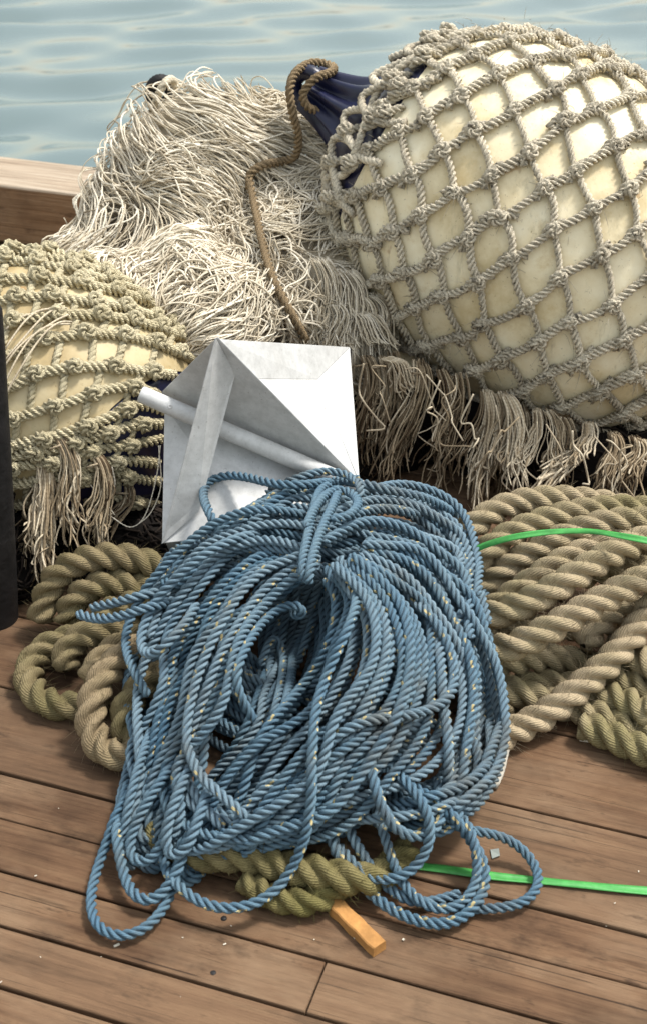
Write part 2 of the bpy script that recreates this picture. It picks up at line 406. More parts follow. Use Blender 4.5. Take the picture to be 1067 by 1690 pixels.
for a in (-2.4, -1.75, .4, 2.4):
    b = MB(); b.box(dl(a, 2.735, .006), ALONG * .11, ACROSS * .07, ZA * .007); b.build("block", M['rail_wood'], rail_o, False)

# ------------------------------------------------------------------ buoys
def revolve(mb, C, ax, prof, nu=72, e1=None, ribs=None):
    ax = nrm(ax); e1 = nrm(e1 - ax * np.dot(e1, ax)); e2 = np.cross(ax, e1)
    prof = np.asarray(prof, float); n = len(prof); ph = np.arange(nu) / nu * 2 * np.pi
    rr = np.repeat(prof[:, 1][:, None], nu, 1)
    if ribs is not None: rr = rr * ribs(prof[:, 0][:, None], ph[None])
    V = np.asarray(C) + prof[:, 0][:, None, None] * ax + rr[..., None] * (np.cos(ph)[None, :, None] * e1 + np.sin(ph)[None, :, None] * e2)
    i = np.arange(n - 1)[:, None] * nu; k = np.arange(nu)[None]; k2 = (k + 1) % nu
    mb.add(V.reshape(-1, 3), np.stack([i + k, i + nu + k, i + nu + k2, i + k2], -1).reshape(-1, 4))
def dense(prof, n):
    prof = np.asarray(prof, float); P = spline(np.c_[prof, np.zeros(len(prof))], .006); return P[:, :2]

class Buoy:
    def __init__(s, C, ax, prof, split, toward):
        s.C = np.asarray(C, float); s.ax = nrm(ax); s.prof = dense(prof, 0); s.split = split
        t = np.asarray(toward) - s.C; s.e1 = nrm(t - s.ax * t.dot(s.ax)); s.e2 = np.cross(s.ax, s.e1)
    def r(s, t): return np.interp(t, s.prof[:, 0], s.prof[:, 1])
    def S(s, t, ph, off=0.):
        d = np.cos(ph) * s.e1 + np.sin(ph) * s.e2; q = .004
        sl = (s.r(t + q) - s.r(t - q)) / (2 * q); n = nrm(d - sl * s.ax)
        return s.C + t * s.ax + s.r(t) * d + n * off
    def N(s, t, ph):
        d = np.cos(ph) * s.e1 + np.sin(ph) * s.e2; q = .004
        return nrm(d - (s.r(t + q) - s.r(t - q)) / (2 * q) * s.ax)
    def build(s, name, label, group, eye=True, dark='navy', shell='buoy'):
        o = empty(name, (s.C[0], s.C[1], 0), label, "buoy", group)
        p = s.prof
        mb = MB(); revolve(mb, s.C, s.ax, p[p[:, 0] >= s.split - .004], 72, s.e1); mb.build("body", M[shell], o)
        mb = MB(); q = p[p[:, 0] <= s.split + .002].copy(); q[-1, 1] -= .004
        q[:, 1] += .0015
        rib = lambda t, ph: 1 + np.clip((s.split - .04 - t) / .1, 0, 1) * .24 * np.cos(9 * ph)
        revolve(mb, s.C, s.ax, q, 96, s.e1, rib); cap = mb.build("end_cap", M[dark], o)
        if eye:
            t0 = p[0, 0]; c = s.C + s.ax * (t0 - .002)
            mb = MB(); a = np.linspace(0, 2 * np.pi, 40)
            up = nrm(ZA - s.ax * ZA.dot(s.ax))
            ring = c[None] + .026 * (np.cos(a)[:, None] * s.ax + np.sin(a)[:, None] * up)
            rope(mb, np.vstack([ring, ring[1:3]]), .0145, nv=12, lobes=0)
            mb.build("eye", M[dark], cap)
        return o

# the big one, lying with its eye up to the left
CB = Py(838, 352, 2.27)
big = Buoy(CB, (1, -.38, -.52),
           [(-.415, .033), (-.37, .043), (-.325, .066), (-.29, .112), (-.25, .172), (-.20, .222), (-.12, .268), (0, .295), (.14, .302), (.26, .28), (.36, .225), (.43, .14), (.46, .05), (.465, .002)],
           -.235, CAM)
big.build("buoy", "largest cream buoy with a dark blue eye end, lying in a coarse rope net", "fishing buoys")
CL = Py(105, 650, 1.89); CL[2] = .19
left = Buoy(CL, nrm((-.78, .55, .42)),
            [(-.215, .02), (-.205, .05), (-.185, .095), (-.15, .143), (-.10, .180), (-.02, .203), (.08, .203), (.16, .17), (.215, .10), (.235, .03), (.236, .001)],
            -.128, CAM)
left.build("buoy", "smaller cream buoy at the left edge, its blue end behind the metal reflector", "fishing buoys", eye=False, shell='stained')
CM = Py(385, 400, 2.52); CM[2] = .30
midb = Buoy(CM, (.62, -.3, -.55),
            [(-.33, .02), (-.30, .03), (-.27, .05), (-.235, .09), (-.18, .145), (-.08, .2), (.05, .215), (.2, .20), (.3, .13), (.34, .04), (.342, .001)],
            -.2, CAM)

# ------------------------------------------------------------------ coarse rope net over the big buoy
def knot(mb, p, e1, e2, n, r, s=1., tint=.5):
    L = [(-.024, -.002, .000), (-.012, .006, .005), (-.002, .008, .011), (.007, .003, .014), (.005, -.006, .011), (-.005, -.008, .010), (-.009, .000, .013), (-.002, .006, .016), (.010, .003, .009), (.024, -.002, .000)]
    C = [p + s * (a * e1 + b * e2 + c * n) for a, b, c in L]
    rope(mb, spline(C, .0035), r, r * 4, 12, 3, tint, phase=random.random() * 6, depth=.53)
net_o = empty("rope_net", (CB[0], CB[1], 0), "grey knotted rope net with wide meshes wrapped round the largest buoy", "net")
mb = MB(); node = {}
for i in range(-44, 45):
    for j in range(-44, 45):
        t = .006 + .0290 * i + .0500 * j + random.uniform(-.0065, .0065); ph = .02 - .198 * i + .158 * j + random.uniform(-.028, .028)
        if -.262 < t < .44 and abs(ph) < 2.35: node[i, j] = (t, ph)
for (i, j), (t, ph) in node.items():
    tint = float(np.clip(.42 + (.20 if ph > .5 else -.12) + random.uniform(-.25, .3), 0, 1))  # lower side of the net darker: its shade is put into the tint
    for di, dj, rad in ((1, 0, .0084), (0, 1, .0070)):
        q = node.get((i + di, j + dj))
        if q is None: continue
        C = []
        sag = random.uniform(-.045, .03)
        for s in np.linspace(0, 1, 7):
            tt = t + (q[0] - t) * s; pp = ph + (q[1] - ph) * s + sag * math.sin(math.pi * s)
            C.append(big.S(tt, pp, rad * .9 + .003 * math.sin(math.pi * s) * random.random() + (.007 if s in (0, 1) else 0)))
        rope(mb, spline(C, .0045), rad * random.uniform(.85, 1.15), .027, 12, 3, tint + random.uniform(-.1, .1), phase=random.random() * 6, depth=.53)
    q = node.get((i + 1, j)) or (t + .0290, ph - .198)
    p = big.S(t, ph, .005); n = big.N(t, ph); e1 = nrm(big.S(*q, .005) - p); e2 = np.cross(n, e1)
    a = random.uniform(-.5, .5); f1 = e1 * math.cos(a) + e2 * math.sin(a); f2 = np.cross(n, f1)
    knot(mb, p, f1 * random.uniform(.9, 1.3), f2, n * random.uniform(.55, .9), .0072, random.uniform(.75, 1.05), tint)
# gathered border ropes and slack bights round the blue end
for k in range(1):
    C = []
    for ph in np.linspace(-2.2, 2.2, 40):
        C.append(big.S(-.262 + .018 * math.sin(ph * 5 + k * 2) + k * .012, ph, .012 + .006 * math.sin(ph * 7 + k)))
    rope(mb, spline(C, .0045), .0076, .03, 9, 3, .3 + .1 * k)
for ph in np.arange(-1.9, 1.9, .40):
    a = ph + random.uniform(-.06, .06); w = random.uniform(.16, .24); h = random.uniform(.015, .05)
    C = [big.S(-.24, a - w, .012), big.S(-.25 - h * .6, a - w * .8, .016), big.S(-.25 - h, a, .022), big.S(-.25 - h * .6, a + w * .8, .018), big.S(-.238, a + w, .012), big.S(-.2, a + w * .6, .012)]
    rope(mb, spline(C, .0045), .0078, .031, 9, 3, random.uniform(.1, .6), phase=random.random() * 6)
    for f in (.2, .8):
        t_, p_ = -.25 + random.uniform(-.03, .02), a + (f - .5) * 2 * w
        n = big.N(t_, p_); knot(mb, big.S(t_, p_, .010), nrm(np.cross(n, big.ax) + .4 * big.ax), big.ax, n, .0075, 1.15, random.uniform(.1, .6))
fz = [big.S(t, ph, .012) for (t, ph) in node.values()]; fn = [big.N(t, ph) for (t, ph) in node.values()]
FP = np.repeat(np.array(fz), 14, 0); FN = np.repeat(np.array(fn), 14, 0); d = rng.normal(0, 1, FP.shape) + FN * .5; d /= np.linalg.norm(d, axis=1)[:, None]; d2 = rng.normal(0, .5, FP.shape)
FP = FP + rng.normal(0, .008, FP.shape); ln = rng.uniform(.006, .02, len(FP))[:, None]
strands(mb, np.stack([FP + (d + d2 * f - ZA * f * .5) * ln * f for f in (0, .25, .5, .75, 1.)], 1), np.full(len(FP), .00042), rng.uniform(0, .7, len(FP)), 3)
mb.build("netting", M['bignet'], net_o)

# ------------------------------------------------------------------ frayed fringe hanging from nets
def tassel(parent, top, tip, n=34, r0=.010, r1=.03, rad=.0013, mat='fringe', tint=.5, wob=.012, head=True, name="tassel", nv=4, curl=0.):
    top, tip = np.asarray(top, float), np.asarray(tip, float); m = 26
    s = np.linspace(0, 1, m)[None, :, None]
    a = rng.uniform(0, 6.28, n); q = np.sqrt(rng.uniform(0, 1, n))
    off = np.stack([np.cos(a) * q, np.sin(a) * q * .7, np.zeros(n)], 1)[:, None]
    ln = rng.uniform(.62, 1.08, n)[:, None, None]
    side = np.cross(nrm(tip - top), (0, 1, .2)); sc_ = min(1., np.linalg.norm(tip - top) / .17); wob *= sc_ ** 1.5; curl *= sc_
    P = top + (tip - top) * s * ln + off * (r0 + (r1 - r0) * s ** .8)
    P = P + side * np.sin(s * math.pi * 1.3 + .6) * .018
    for w in range(3):
        f = rng.uniform(.6, 2.4 + w * 1.6, (n, 1, 1)); ph = rng.uniform(0, 6.28, (n, 1, 1)); d = rng.normal(0, 1, (n, 1, 3))
        P = P + d * np.sin(f * 2 * np.pi * s + ph) * wob * s ** 1.3 / (1 + w * 1.5)
    if curl:
        d = rng.normal(0, 1, (n, 1, 3)); P = P + d * curl * np.clip(s - .72, 0, 1) ** 2 * 6
    P[:, :, 2] = np.maximum(P[:, :, 2], .003 + rng.uniform(0, .008, (n, 1)))
    mb = MB(); strands(mb, P, rng.uniform(.7, 1.3, n) * rad, np.clip(tint + rng.normal(0, .22, n), 0, 1), nv)
    if head:
        ax = nrm(tip - top); e = nrm(np.cross(ax, (0, 1, 0))); n_ = np.cross(ax, e)
        for k in range(1):
            c = top + ax * (.012 + .014 * k)
            aa = np.linspace(0, 6.9, 26); C = c[None] + (r0 + .001) * (np.cos(aa)[:, None] * e + np.sin(aa)[:, None] * n_) + ax * aa[:, None] * .0012
            rope(mb, C, .0022, .012, 6, 3, tint + .1)
    return mb.build(name, M[mat], parent)
BT = [((622, 590, 2.02), (645, 765, 1.97), 40, .40, .0012), ((632, 600, 2.0), (690, 640, 1.98), 26, .70, .0015), ((690, 600, 2.0), (675, 790, 1.95), 26, .30, .0012),
      ((735, 622, 1.99), (742, 760, 1.93), 26, .22, .0013), ((795, 645, 1.97), (800, 835, 1.87), 46, .62, .0018), ((830, 655, 1.95), (868, 800, 1.86), 44, .70, .0017),
      ((880, 675, 1.94), (872, 780, 1.87), 30, .50, .0015), ((968, 708, 1.91), (900, 812, 1.84), 36, .74, .0019), ((915, 690, 1.93), (925, 800, 1.86), 24, .35, .0015),
      ((1008, 716, 1.89), (1006, 800, 1.83), 30, .36, .0015), ((1050, 725, 1.88), (1048, 790, 1.83), 28, .36, .0015),
      ((650, 590, 2.03), (605, 690, 2.0), 16, .30, .0011), ((845, 660, 1.99), (835, 810, 1.92), 40, .16, .0014)]
for q in range(13):
    u = 600 + q * 37 + random.uniform(-8, 8); vt = np.interp(u, [600, 680, 760, 860, 960, 1067], [580, 590, 625, 670, 700, 735])
    BT.append(((u, vt + random.uniform(-8, 12), 2.03 - .00030 * (u - 600)), (u + random.uniform(-30, 30), random.uniform(765, 840), 1.96 - .00030 * (u - 600)), random.choice([14, 22, 34]), random.uniform(.12, .55), random.choice([.0010, .0013, .0016])))
for (a, b, n, tn, rd) in BT:
    tassel(net_o, Py(*a), Py(*b), n, .010, .022, rd, 'fringe', tn, random.choice([.006, .009, .012]), random.random() < .35, curl=.016)

r3 = random.Random(9)
for q in range(16):      # stray ends tangled across the fringe
    u = 600 + q * 31 + r3.uniform(-10, 10); v = np.interp(u, [600, 680, 760, 860, 960, 1067], [600, 610, 640, 690, 715, 745]); y = 1.965 - .00030 * (u - 600); C = []
    for k in range(6):
        C.append(Py(u, min(v, 835), y)); u += r3.gauss(0, 20); v += r3.uniform(-4, 48); y -= r3.uniform(-.004, .016)
    C = np.array(C); C[:, 2] = np.maximum(C[:, 2], .006)
    mb = MB(); rope(mb, spline(C, .005), r3.uniform(.0011, .0018), .06, 6, 0, r3.uniform(.45, .85)); mb.build("stray_end", M['fringe'], net_o)

# ------------------------------------------------------------------ rope net on the left buoy (rows follow the photograph's rows, laid on the buoy's real surface)
def hit(B, u, v, off):
    """where the sight line meets the buoy of revolution, or its rim"""
    d = nrm(ray(u, v)); best = None; s = np.arange(1.2, 3.2, .004)
    X = CAM + s[:, None] * d; q = X - B.C; t = q @ B.ax
    rad = np.linalg.norm(q - t[:, None] * B.ax, axis=1); g = rad - np.interp(t, B.prof[:, 0], B.prof[:, 1], left=-.3, right=-.3) - off
    k = np.where(g < 0)[0]
    return X[k[0]] if len(k) else X[np.argmin(g)]
lnet_o = empty("rope_net", (CL[0], CL[1], 0), "tan rope net in close rows round the smaller left buoy", "net")
rows = [[(-60, 425), (10, 414), (80, 416), (150, 436), (200, 458)], [(-60, 440), (20, 422), (90, 428), (160, 446), (215, 468)], [(-60, 455), (20, 432), (90, 440), (160, 458), (230, 480)],
        [(-60, 480), (10, 462), (80, 462), (150, 472), (220, 490), (290, 520)],
        [(-60, 510), (10, 495), (80, 490), (150, 500), (220, 512), (280, 535), (325, 562)],
        [(-60, 555), (10, 535), (60, 525), (130, 520), (210, 528), (270, 545), (330, 570)],
        [(-60, 610), (10, 590), (50, 568), (110, 555), (180, 552), (250, 565), (300, 585), (330, 600)],
        [(-60, 660), (15, 640), (60, 618), (120, 607), (190, 606), (240, 614), (290, 620)],
        [(-60, 715), (10, 695), (60, 680), (120, 662), (170, 645), (215, 640), (262, 650)],
        [(-60, 760), (20, 735), (80, 722), (140, 705), (190, 685), (230, 668), (275, 678)],
        [(15, 770), (70, 765), (120, 752), (170, 740), (210, 735), (250, 728), (280, 720)],
        [(-60, 810), (0, 800), (60, 795), (120, 780), (170, 765), (215, 760), (260, 765)],
        [(-60, 850), (20, 835), (80, 825)],
        [(120, 790), (160, 785), (190, 780), (230, 790), (265, 795)],
        [(140, 830), (180, 822), (220, 825), (265, 835)]]
for k in (9,):
    us = np.linspace(-60, min(rows[k][-1][0], rows[k + 1][-1][0]), 8)
    rows.insert(k + 1, [(u, .5 * (np.interp(u, *zip(*rows[k])) + np.interp(u, *zip(*rows[k + 1])))) for u in us])
mb = MB(); row3 = []
for k, rw in enumerate(rows):
    px_ = spline(np.array([(u, v, 0) for u, v in rw], float), 6.0)[:, :2]
    P = np.array([hit(left, u, v, .006) for u, v in px_])
    for _ in range(3): P[1:-1] = (P[:-2] + 2 * P[1:-1] + P[2:]) / 4
    row3.append((px_, P))
    Q = spline(P, .0045); r_ = .0092
    rope(mb, Q, r_ * random.uniform(.95, 1.1), .030, 12, 3, random.uniform(.2, .6), depth=.53)
    s = random.uniform(0, .03)
    L = np.r_[0, np.cumsum(np.linalg.norm(np.diff(Q, axis=0), axis=1))]
    while s < L[-1] - .03:          # hitches where the uprights meet the row
        i = int(np.searchsorted(L, s)); p = Q[i]; n = nrm(p - left.C); e1 = nrm(Q[min(i + 2, len(Q) - 1)] - Q[max(i - 2, 0)]); e2 = np.cross(n, e1)
        knot(mb, p - n * .002, e1, e2, n, .0074, random.uniform(.8, .98), random.uniform(.2, .6))
        if k + 1 < len(rows):
            uu, vv = np.interp(i / len(Q) * (len(px_) - 1), np.arange(len(px_)), px_[:, 0]), np.interp(i / len(Q) * (len(px_) - 1), np.arange(len(px_)), px_[:, 1])
            nx = rows[k + 1]; du = random.uniform(-16, -2)
            if nx[0][0] - 5 < uu + du < nx[-1][0] + 5:
                v2 = np.interp(uu + du, [a for a, b in nx], [b for a, b in nx])
                C = [hit(left, uu + du * f, vv + (v2 - vv) * f, .0035) for f in (0, .33, .66, 1)]
                rope(mb, spline(C, .0045), .0070, .026, 8, 3, random.uniform(.1, .5))
        s += random.uniform(.050, .066)
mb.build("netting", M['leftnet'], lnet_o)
LT = [((52, 728, 1.70), (88, 945, 1.60), 70, .60, .0016), ((70, 735, 1.72), (55, 960, 1.63), 30, .3, .0014), ((90, 722, 1.69), (140, 900, 1.62), 40, .45, .0015), ((152, 752, 1.69), (183, 905, 1.63), 46, .45, .0014), ((205, 800, 1.72), (190, 890, 1.67), 20, .4, .0013)]
for (a, b, n, tn, rd) in LT:
    tassel(lnet_o, Py(*a), Py(*b), n, .009, .017, rd, 'fringe', tn, .007, True, curl=.012)
for (pts, rd) in (([(265, 735), (258, 790), (240, 850), (215, 870), (180, 850)], .0011), ([(262, 735), (266, 800), (250, 845), (225, 868)], .001), ([(130, 760), (150, 800), (175, 830), (190, 850)], .001), ([(185, 770), (190, 800), (180, 815), (170, 800)], .0012)):
    mb = MB(); rope(mb, spline([Py(u, v, 1.70 - .0003 * (v - 730)) for u, v in pts], .005), rd, nv=5, lobes=0, tint=.75); mb.build('loose_strand', M['twine'], lnet_o)
for k in range(6):
    mb = MB(); rope(mb, spline([hit(left, 105 + k * 3 - f * (95 + k * 4), 500 + f * f * (50 + 14 * k) + k * 7 + 7 * math.sin(f * 5 + k * 2), .014 + .002 * k) for f in np.linspace(0, 1, 7)],   .005), .0016, nv=5, lobes=0, tint=.75); mb.build('loose_strand', M['fringe'], lnet_o)

# ------------------------------------------------------------------ heap of pale twine netting over the middle buoy
ELL = [(Py(345, 345, 2.50), (.232, .22, .27)), (Py(300, 440, 2.42), (.20, .17, .13)), (Py(430, 480, 2.30), (.19, .15, .12)), (Py(540, 500, 2.25), (.15, .15, .15)),
       (Py(215, 470, 2.26), (.12, .10, .07)), (Py(560, 330, 2.48), (.15, .15, .18)), (Py(500, 545, 2.15), (.13, .08, .07)), (Py(235, 490, 2.08), (.13, .09, .06)), (Py(330, 540, 2.02), (.10, .07, .05))]
EC = np.array([e[0] for e in ELL]); EA = np.array([e[1] for e in ELL])
EC[0, 2] = .27; EC[5, 2] = .22
_s = np.random.default_rng(5); SK = _s.normal(0, 1, (8, 3)); SK = SK / np.linalg.norm(SK, axis=1)[:, None] * np.linspace(16, 62, 8)[:, None]; SP = _s.uniform(0, 6.28, 8)
def sdf(X):
    q = (X[:, None] - EC) / EA; k0 = np.linalg.norm(q, axis=2); k1 = np.linalg.norm(q / EA, axis=2) + 1e-9
    d = k0 * (k0 - 1) / k1; k = 28.
    b = np.sin(X @ SK.T + SP).sum(1)
    return -np.log(np.exp(-k * d).sum(1)) / k - .0042 * b
def grad(X):
    e = .004; g = np.stack([sdf(X + np.eye(3)[i] * e) - sdf(X - np.eye(3)[i] * e) for i in range(3)], 1)
    return g / (np.linalg.norm(g, axis=1)[:, None] + 1e-9)
def project(X, off):
    for _ in range(4): X = X - grad(X) * (sdf(X) - off)[:, None] * .9
    return X
_k = np.random.default_rng(21); WK = _k.normal(0, 1, (10, 3)) * np.geomspace(5, 26, 10)[:, None]; WP = _k.uniform(0, 6.28, 10); WD = _k.normal(0, 1, (10, 3)) / np.geomspace(1, 2.2, 10)[:, None]
def flow(X):
    return (np.sin(X @ WK.T + WP)[..., None] * WD).sum(1)
heap_n = 6800
th = rng.uniform(0, 2 * np.pi, heap_n); zz = rng.uniform(-.35, 1, heap_n)
w = np.array([4.5, 1.6, 2.4, 1.6, .6, 1.2, 1.0, 1.5, 1.2]); idx = rng.choice(len(ELL), heap_n, p=w / w.sum())
dirs = np.stack([np.sqrt(1 - zz ** 2) * np.cos(th), np.sqrt(1 - zz ** 2) * np.sin(th), zz], 1); dirs[:, 1] = np.where(rng.uniform(size=heap_n) < .75, -abs(dirs[:, 1]), dirs[:, 1])
X = EC[idx] + dirs * EA[idx]; lay = rng.uniform(-.004, .014, heap_n)
X = project(X, lay - .011); steps = 34; PS = np.zeros((heap_n, steps, 3)); wob = rng.normal(0, 1, (heap_n, 3)); wob2 = rng.normal(0, 1, (heap_n, 3))
_c = X[rng.choice(heap_n, 420, replace=False)]; _ci = np.array([np.argmin(((_c - x) ** 2).sum(1)) for x in X]); _cw = rng.normal(0, 1, (420, 3)); wob2 = .95 * _cw[_ci] + .35 * wob2
st = rng.uniform(.006, .0135, heap_n)[:, None]
prev = None
for k in range(steps):
    PS[:, k] = X; g = grad(X)
    down = np.array([0, 0, -1.]) + g * g[:, 2:3]; horiz = np.cross(g, (0, 0, 1.)); horiz /= np.linalg.norm(horiz, axis=1)[:, None] + 1e-6
    hi = np.clip((X[:, 2:3] - .30) / .18, 0, 1)
    lowfr = np.clip((X[:, 0:1] - .02) / .1, 0, 1) * np.clip((.3 - X[:, 2:3]) / .1, 0, 1)
    dv = down * (.78 - .25 * hi + 1.2 * lowfr) - horiz * (.18 + .40 * hi) * (1 - .6 * lowfr) + flow(X * 1.0) * .42 + .30 * wob * np.sin(k * .33 + wob[:, :1] * 3) + .30 * wob2 + .05 * rng.normal(0, 1, (heap_n, 3))
    dv -= g * (dv * g).sum(1, keepdims=True); dv /= np.linalg.norm(dv, axis=1)[:, None] + 1e-6
    if prev is not None: dv = .74 * prev + .26 * dv; dv /= np.linalg.norm(dv, axis=1)[:, None] + 1e-6
    prev = dv; X = X + dv * st; X = project(X, lay - .011 * abs(2 * k / (steps - 1) - 1) ** 5 + .005 * np.sin(k * .45 + wob[:, 1] * 4) * abs(wob[:, 2])); X[:, 2] = np.maximum(X[:, 2], .004)
heap_o = empty("twine_netting", (EC[0, 0], EC[0, 1], 0), "shaggy heap of pale frayed twine netting between the two net-wrapped buoys", "netting")
mb = MB(); strands(mb, PS, rng.uniform(.0009, .0019, heap_n), np.clip(rng.normal(.57, .21, heap_n), 0, 1), 5)
# thicker plied strands among them
sel = rng.choice(heap_n, 110, replace=False)
for i in sel: rope(mb, spline(PS[i] + grad(PS[i]) * .003, .006), .0030, .014, 6, 3, float(rng.uniform(.6, .95)))
mb.build("twine", M['twine'], heap_o)
mb = MB()
for C, A in zip(EC, EA):
    nu, nvv = 40, 20; a = np.arange(nu) / nu * 2 * np.pi; b = np.linspace(-np.pi / 2 + .01, np.pi / 2 - .01, nvv)
    V = np.stack([np.cos(b)[:, None] * np.cos(a), np.cos(b)[:, None] * np.sin(a), np.repeat(np.sin(b)[:, None], nu, 1)], -1).reshape(-1, 3)
    V = C + V * A * .88; V[:, 2] = np.maximum(V[:, 2], .002)
    i = np.arange(nvv - 1)[:, None] * nu; k = np.arange(nu)[None]; k2 = (k + 1) % nu
    mb.add(V, np.stack([i + k, i + k2, i + nu + k2, i + nu + k], -1).reshape(-1, 4), None, .45)
mb.build("packed_core", M['twine'], heap_o)
# hanging ends at its right, under the big buoy
for (a, b, n) in (((520, 430, 2.12), (560, 560, 2.06), 60), ((560, 450, 2.12), (600, 560, 2.06), 60), ((600, 490, 2.10), (640, 575, 2.06), 50), ((480, 470, 2.12), (500, 555, 2.05), 50), ((545, 500, 2.09), (560, 575, 2.05), 50), ((590, 520, 2.09), (640, 560, 2.04), 40)):
    tassel(heap_o, Py(*a), Py(*b), n, .02, .03, .0013, 'twine', .5, .006, False, name="hanging_ends", curl=.02)
# eye of the buoy inside the heap
eye_o = empty("buoy_eye", Py(268, 150, 2.56), "black eye of a buried buoy with pale rope through it, atop the twine heap", "buoy")
c = Py(266, 152, 2.57); mb = MB(); a = np.linspace(0, 2 * np.pi, 30)
rope(mb, c[None] + .020 * (np.cos(a)[:, None] * np.array([.8, .2, .5]) + np.sin(a)[:, None] * np.array([-.45, .1, .9])), .0125, nv=12, lobes=0)
rope(mb, spline([c + (.01, .0, -.01), c + (.05, .01, -.05), c + (.09, .02, -.10)], .01), .026, nv=12, lobes=0)
mb.build("eye_ring", M['black'], eye_o)
mb = MB(); rope(mb, spline([Py(250, 185, 2.50), Py(258, 165, 2.49), Py(270, 140, 2.49), Py(282, 131, 2.52), Py(290, 142, 2.56), Py(283, 160, 2.57)], .005), .0085, .03, 9, 3, .1)
mb.build("lashing", M['bignet'], eye_o)
# strip of white buoy showing under the heap
wb_o = Buoy(Py(640, 600, 2.20) * (1, 1, 0) + np.array([0, 0, .10]), (1, .3, 0), [(-.13, .002), (-.128, .04), (-.11, .075), (-.06, .097), (0, .10), (.08, .10), (.15, .08), (.19, .04), (.195, .002)], -.5, CAM)
o = empty("net_float", wb_o.C * (1, 1, 0), "small white float half hidden under the largest buoy and the twine heap", "float")
mb = MB(); revolve(mb, wb_o.C, wb_o.ax, wb_o.prof, 48, wb_o.e1); mb.build("shell", M['buoy'], o)

# ------------------------------------------------------------------ brown cord through the eye of the big buoy
E0 = big.C + big.ax * (-.405)
cord_o = empty("eye_cord", (E0[0], E0[1], 0), "brown twisted cord looped through the blue eye and trailing down the twine heap", "cord")
def onheap(u, v, off):
    d = nrm(ray(u, v)); s = np.arange(1.6, 3.2, .01); g = sdf(CAM + s[:, None] * d); k = np.where(g < off)[0]
    return CAM + d * (s[k[0]] if len(k) else s[np.argmin(g)])
mb = MB()
yy = E0[1]
rope(mb, spline([Py(548, 190, yy - .03), Py(510, 178, yy - .055), Py(500, 155, yy - .06), Py(520, 130, yy - .055), Py(548, 118, yy - .02), Py(545, 108, yy + .02), Py(515, 104, yy + .02), Py(488, 120, yy - .02), Py(478, 150, yy - .05), Py(484, 190, yy - .06), Py(492, 225, yy - .05), Py(488, 255, yy - .04)] + [onheap(u, v, .024) for u, v in ((468, 266), (440, 271), (420, 280), (411, 294), (413, 312))], .004), .0085, .030, 12, 3, .35)
ext = [(411, 292), (418, 330), (428, 372), (436, 415), (446, 455), (462, 487), (480, 510), (495, 545), (505, 562)]
C = [onheap(u, v, .022) for u, v in ext]
C = np.array(C)
for _ in range(2): C[1:-1] = (C[:-2] + 2 * C[1:-1] + C[2:]) / 4
rope(mb, spline(C, .004), .0078, .034, 12, 3, .1)
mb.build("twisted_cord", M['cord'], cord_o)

# ------------------------------------------------------------------ folded metal reflector on its tube
T = Py(358, 557, 1.64); UR = Py(577, 573, 1.74); RB = Py(592, 796, 1.66); LB = Py(268, 896, 1.58); LU = Py(268, 646, 1.73)
refl = empty("radar_reflector", (T[0], T[1], 0), "folded grey sheet-metal reflector with angled plates on a round tube", "reflector")
def plate(name, pts, th=.0018):
    P = np.array(pts, float); c = P.mean(0); n = nrm(np.cross(P[1] - P[0], P[2] - P[0]))
    if n.dot(CAM - c) < 0: P = P[::-1]; n = -n
    me = bpy.data.meshes.new(name); k = len(P)
    V = [tuple(p - np.array(refl.location)) for p in P] + [tuple(p - n * th - np.array(refl.location)) for p in P]
    F = [tuple(range(k)), tuple(range(2 * k - 1, k - 1, -1))] + [(i, i + k, (i + 1) % k + k, (i + 1) % k) for i in range(k)]
    me.from_pydata(V, [], F); me.update(); me.materials.append(M['alu'])
    o = bpy.data.objects.new(name, me); COL.objects.link(o); o.parent = refl
    bv = o.modifiers.new("edge", 'BEVEL'); bv.width = .0006; bv.segments = 2; bv.limit_method = 'ANGLE'
    return o
tubeL, tubeR = Py(232, 650, 1.705), Py(566, 794, 1.645)
TL, TR = Py(272, 668, 1.735), Py(590, 800, 1.665)
plate("panel", [T, LU, TL, TR, RB])                                     # dark plate above the tube
plate("panel", [TL + (0, -.001, -.001), TR + (0, -.001, -.001), Py(545, 850, 1.60), Py(420, 880, 1.57), LB])            # pale plate below the tube
RG = T + (RB - T) * .27; RG = CAM + (RG - CAM) * (1 + .035 / RG[1])
F1 = Py(524, 626, 1.80)
nf_ = np.cross(F1 - RG, RB - RG); ru = ray(577, 573); UR = CAM + ru * (nf_.dot(RG - CAM) / nf_.dot(ru)); UR = CAM + (UR - CAM) * (1 - .035 / UR[1])
plate("panel", [RG, RB, F1])
plate("panel", [T, RB, RG])
plate("flange", [F1, RB + (.001, 0, 0), UR], .0014)
plate("flange", [T + (RB - T) * .01, RG, F1, UR], .0014)
plate("flange", [T + (-.001, -.003, .001), Py(389, 617, 1.66), Py(329, 844, 1.60), LB + (0, -.003, .0)])
plate("panel", [LB + (.004, .006, -.002), TL + (.0, .01, -.006), TR + (0, .01, -.006), Py(545, 935, 1.68) * (1, 1, 0) + (0, 0, .004), Py(300, 935, 1.66) * (1, 1, 0) + (0, .0, .004)])
mb = MB()
ax = nrm(tubeR - tubeL); a1 = nrm(np.cross(ax, ZA)); a2 = np.cross(ax, a1); Lt = np.linalg.norm(tubeR - tubeL)
revolve(mb, tubeL, ax, [(.10, .0085), (.002, .0085), (0, .0092), (0.0, .0108), (.0012, .0118), (.004, .0124), (Lt * .5, .0124), (Lt + .03, .0124), (Lt + .03, .001)], 32, a1)
tube_o = mb.build("tube", M['alu'], refl)
mb = MB(); h = Py(272, 668, 1.70) ; h = tubeL + ax * .047 + nrm(CAM - tubeL) * .0122
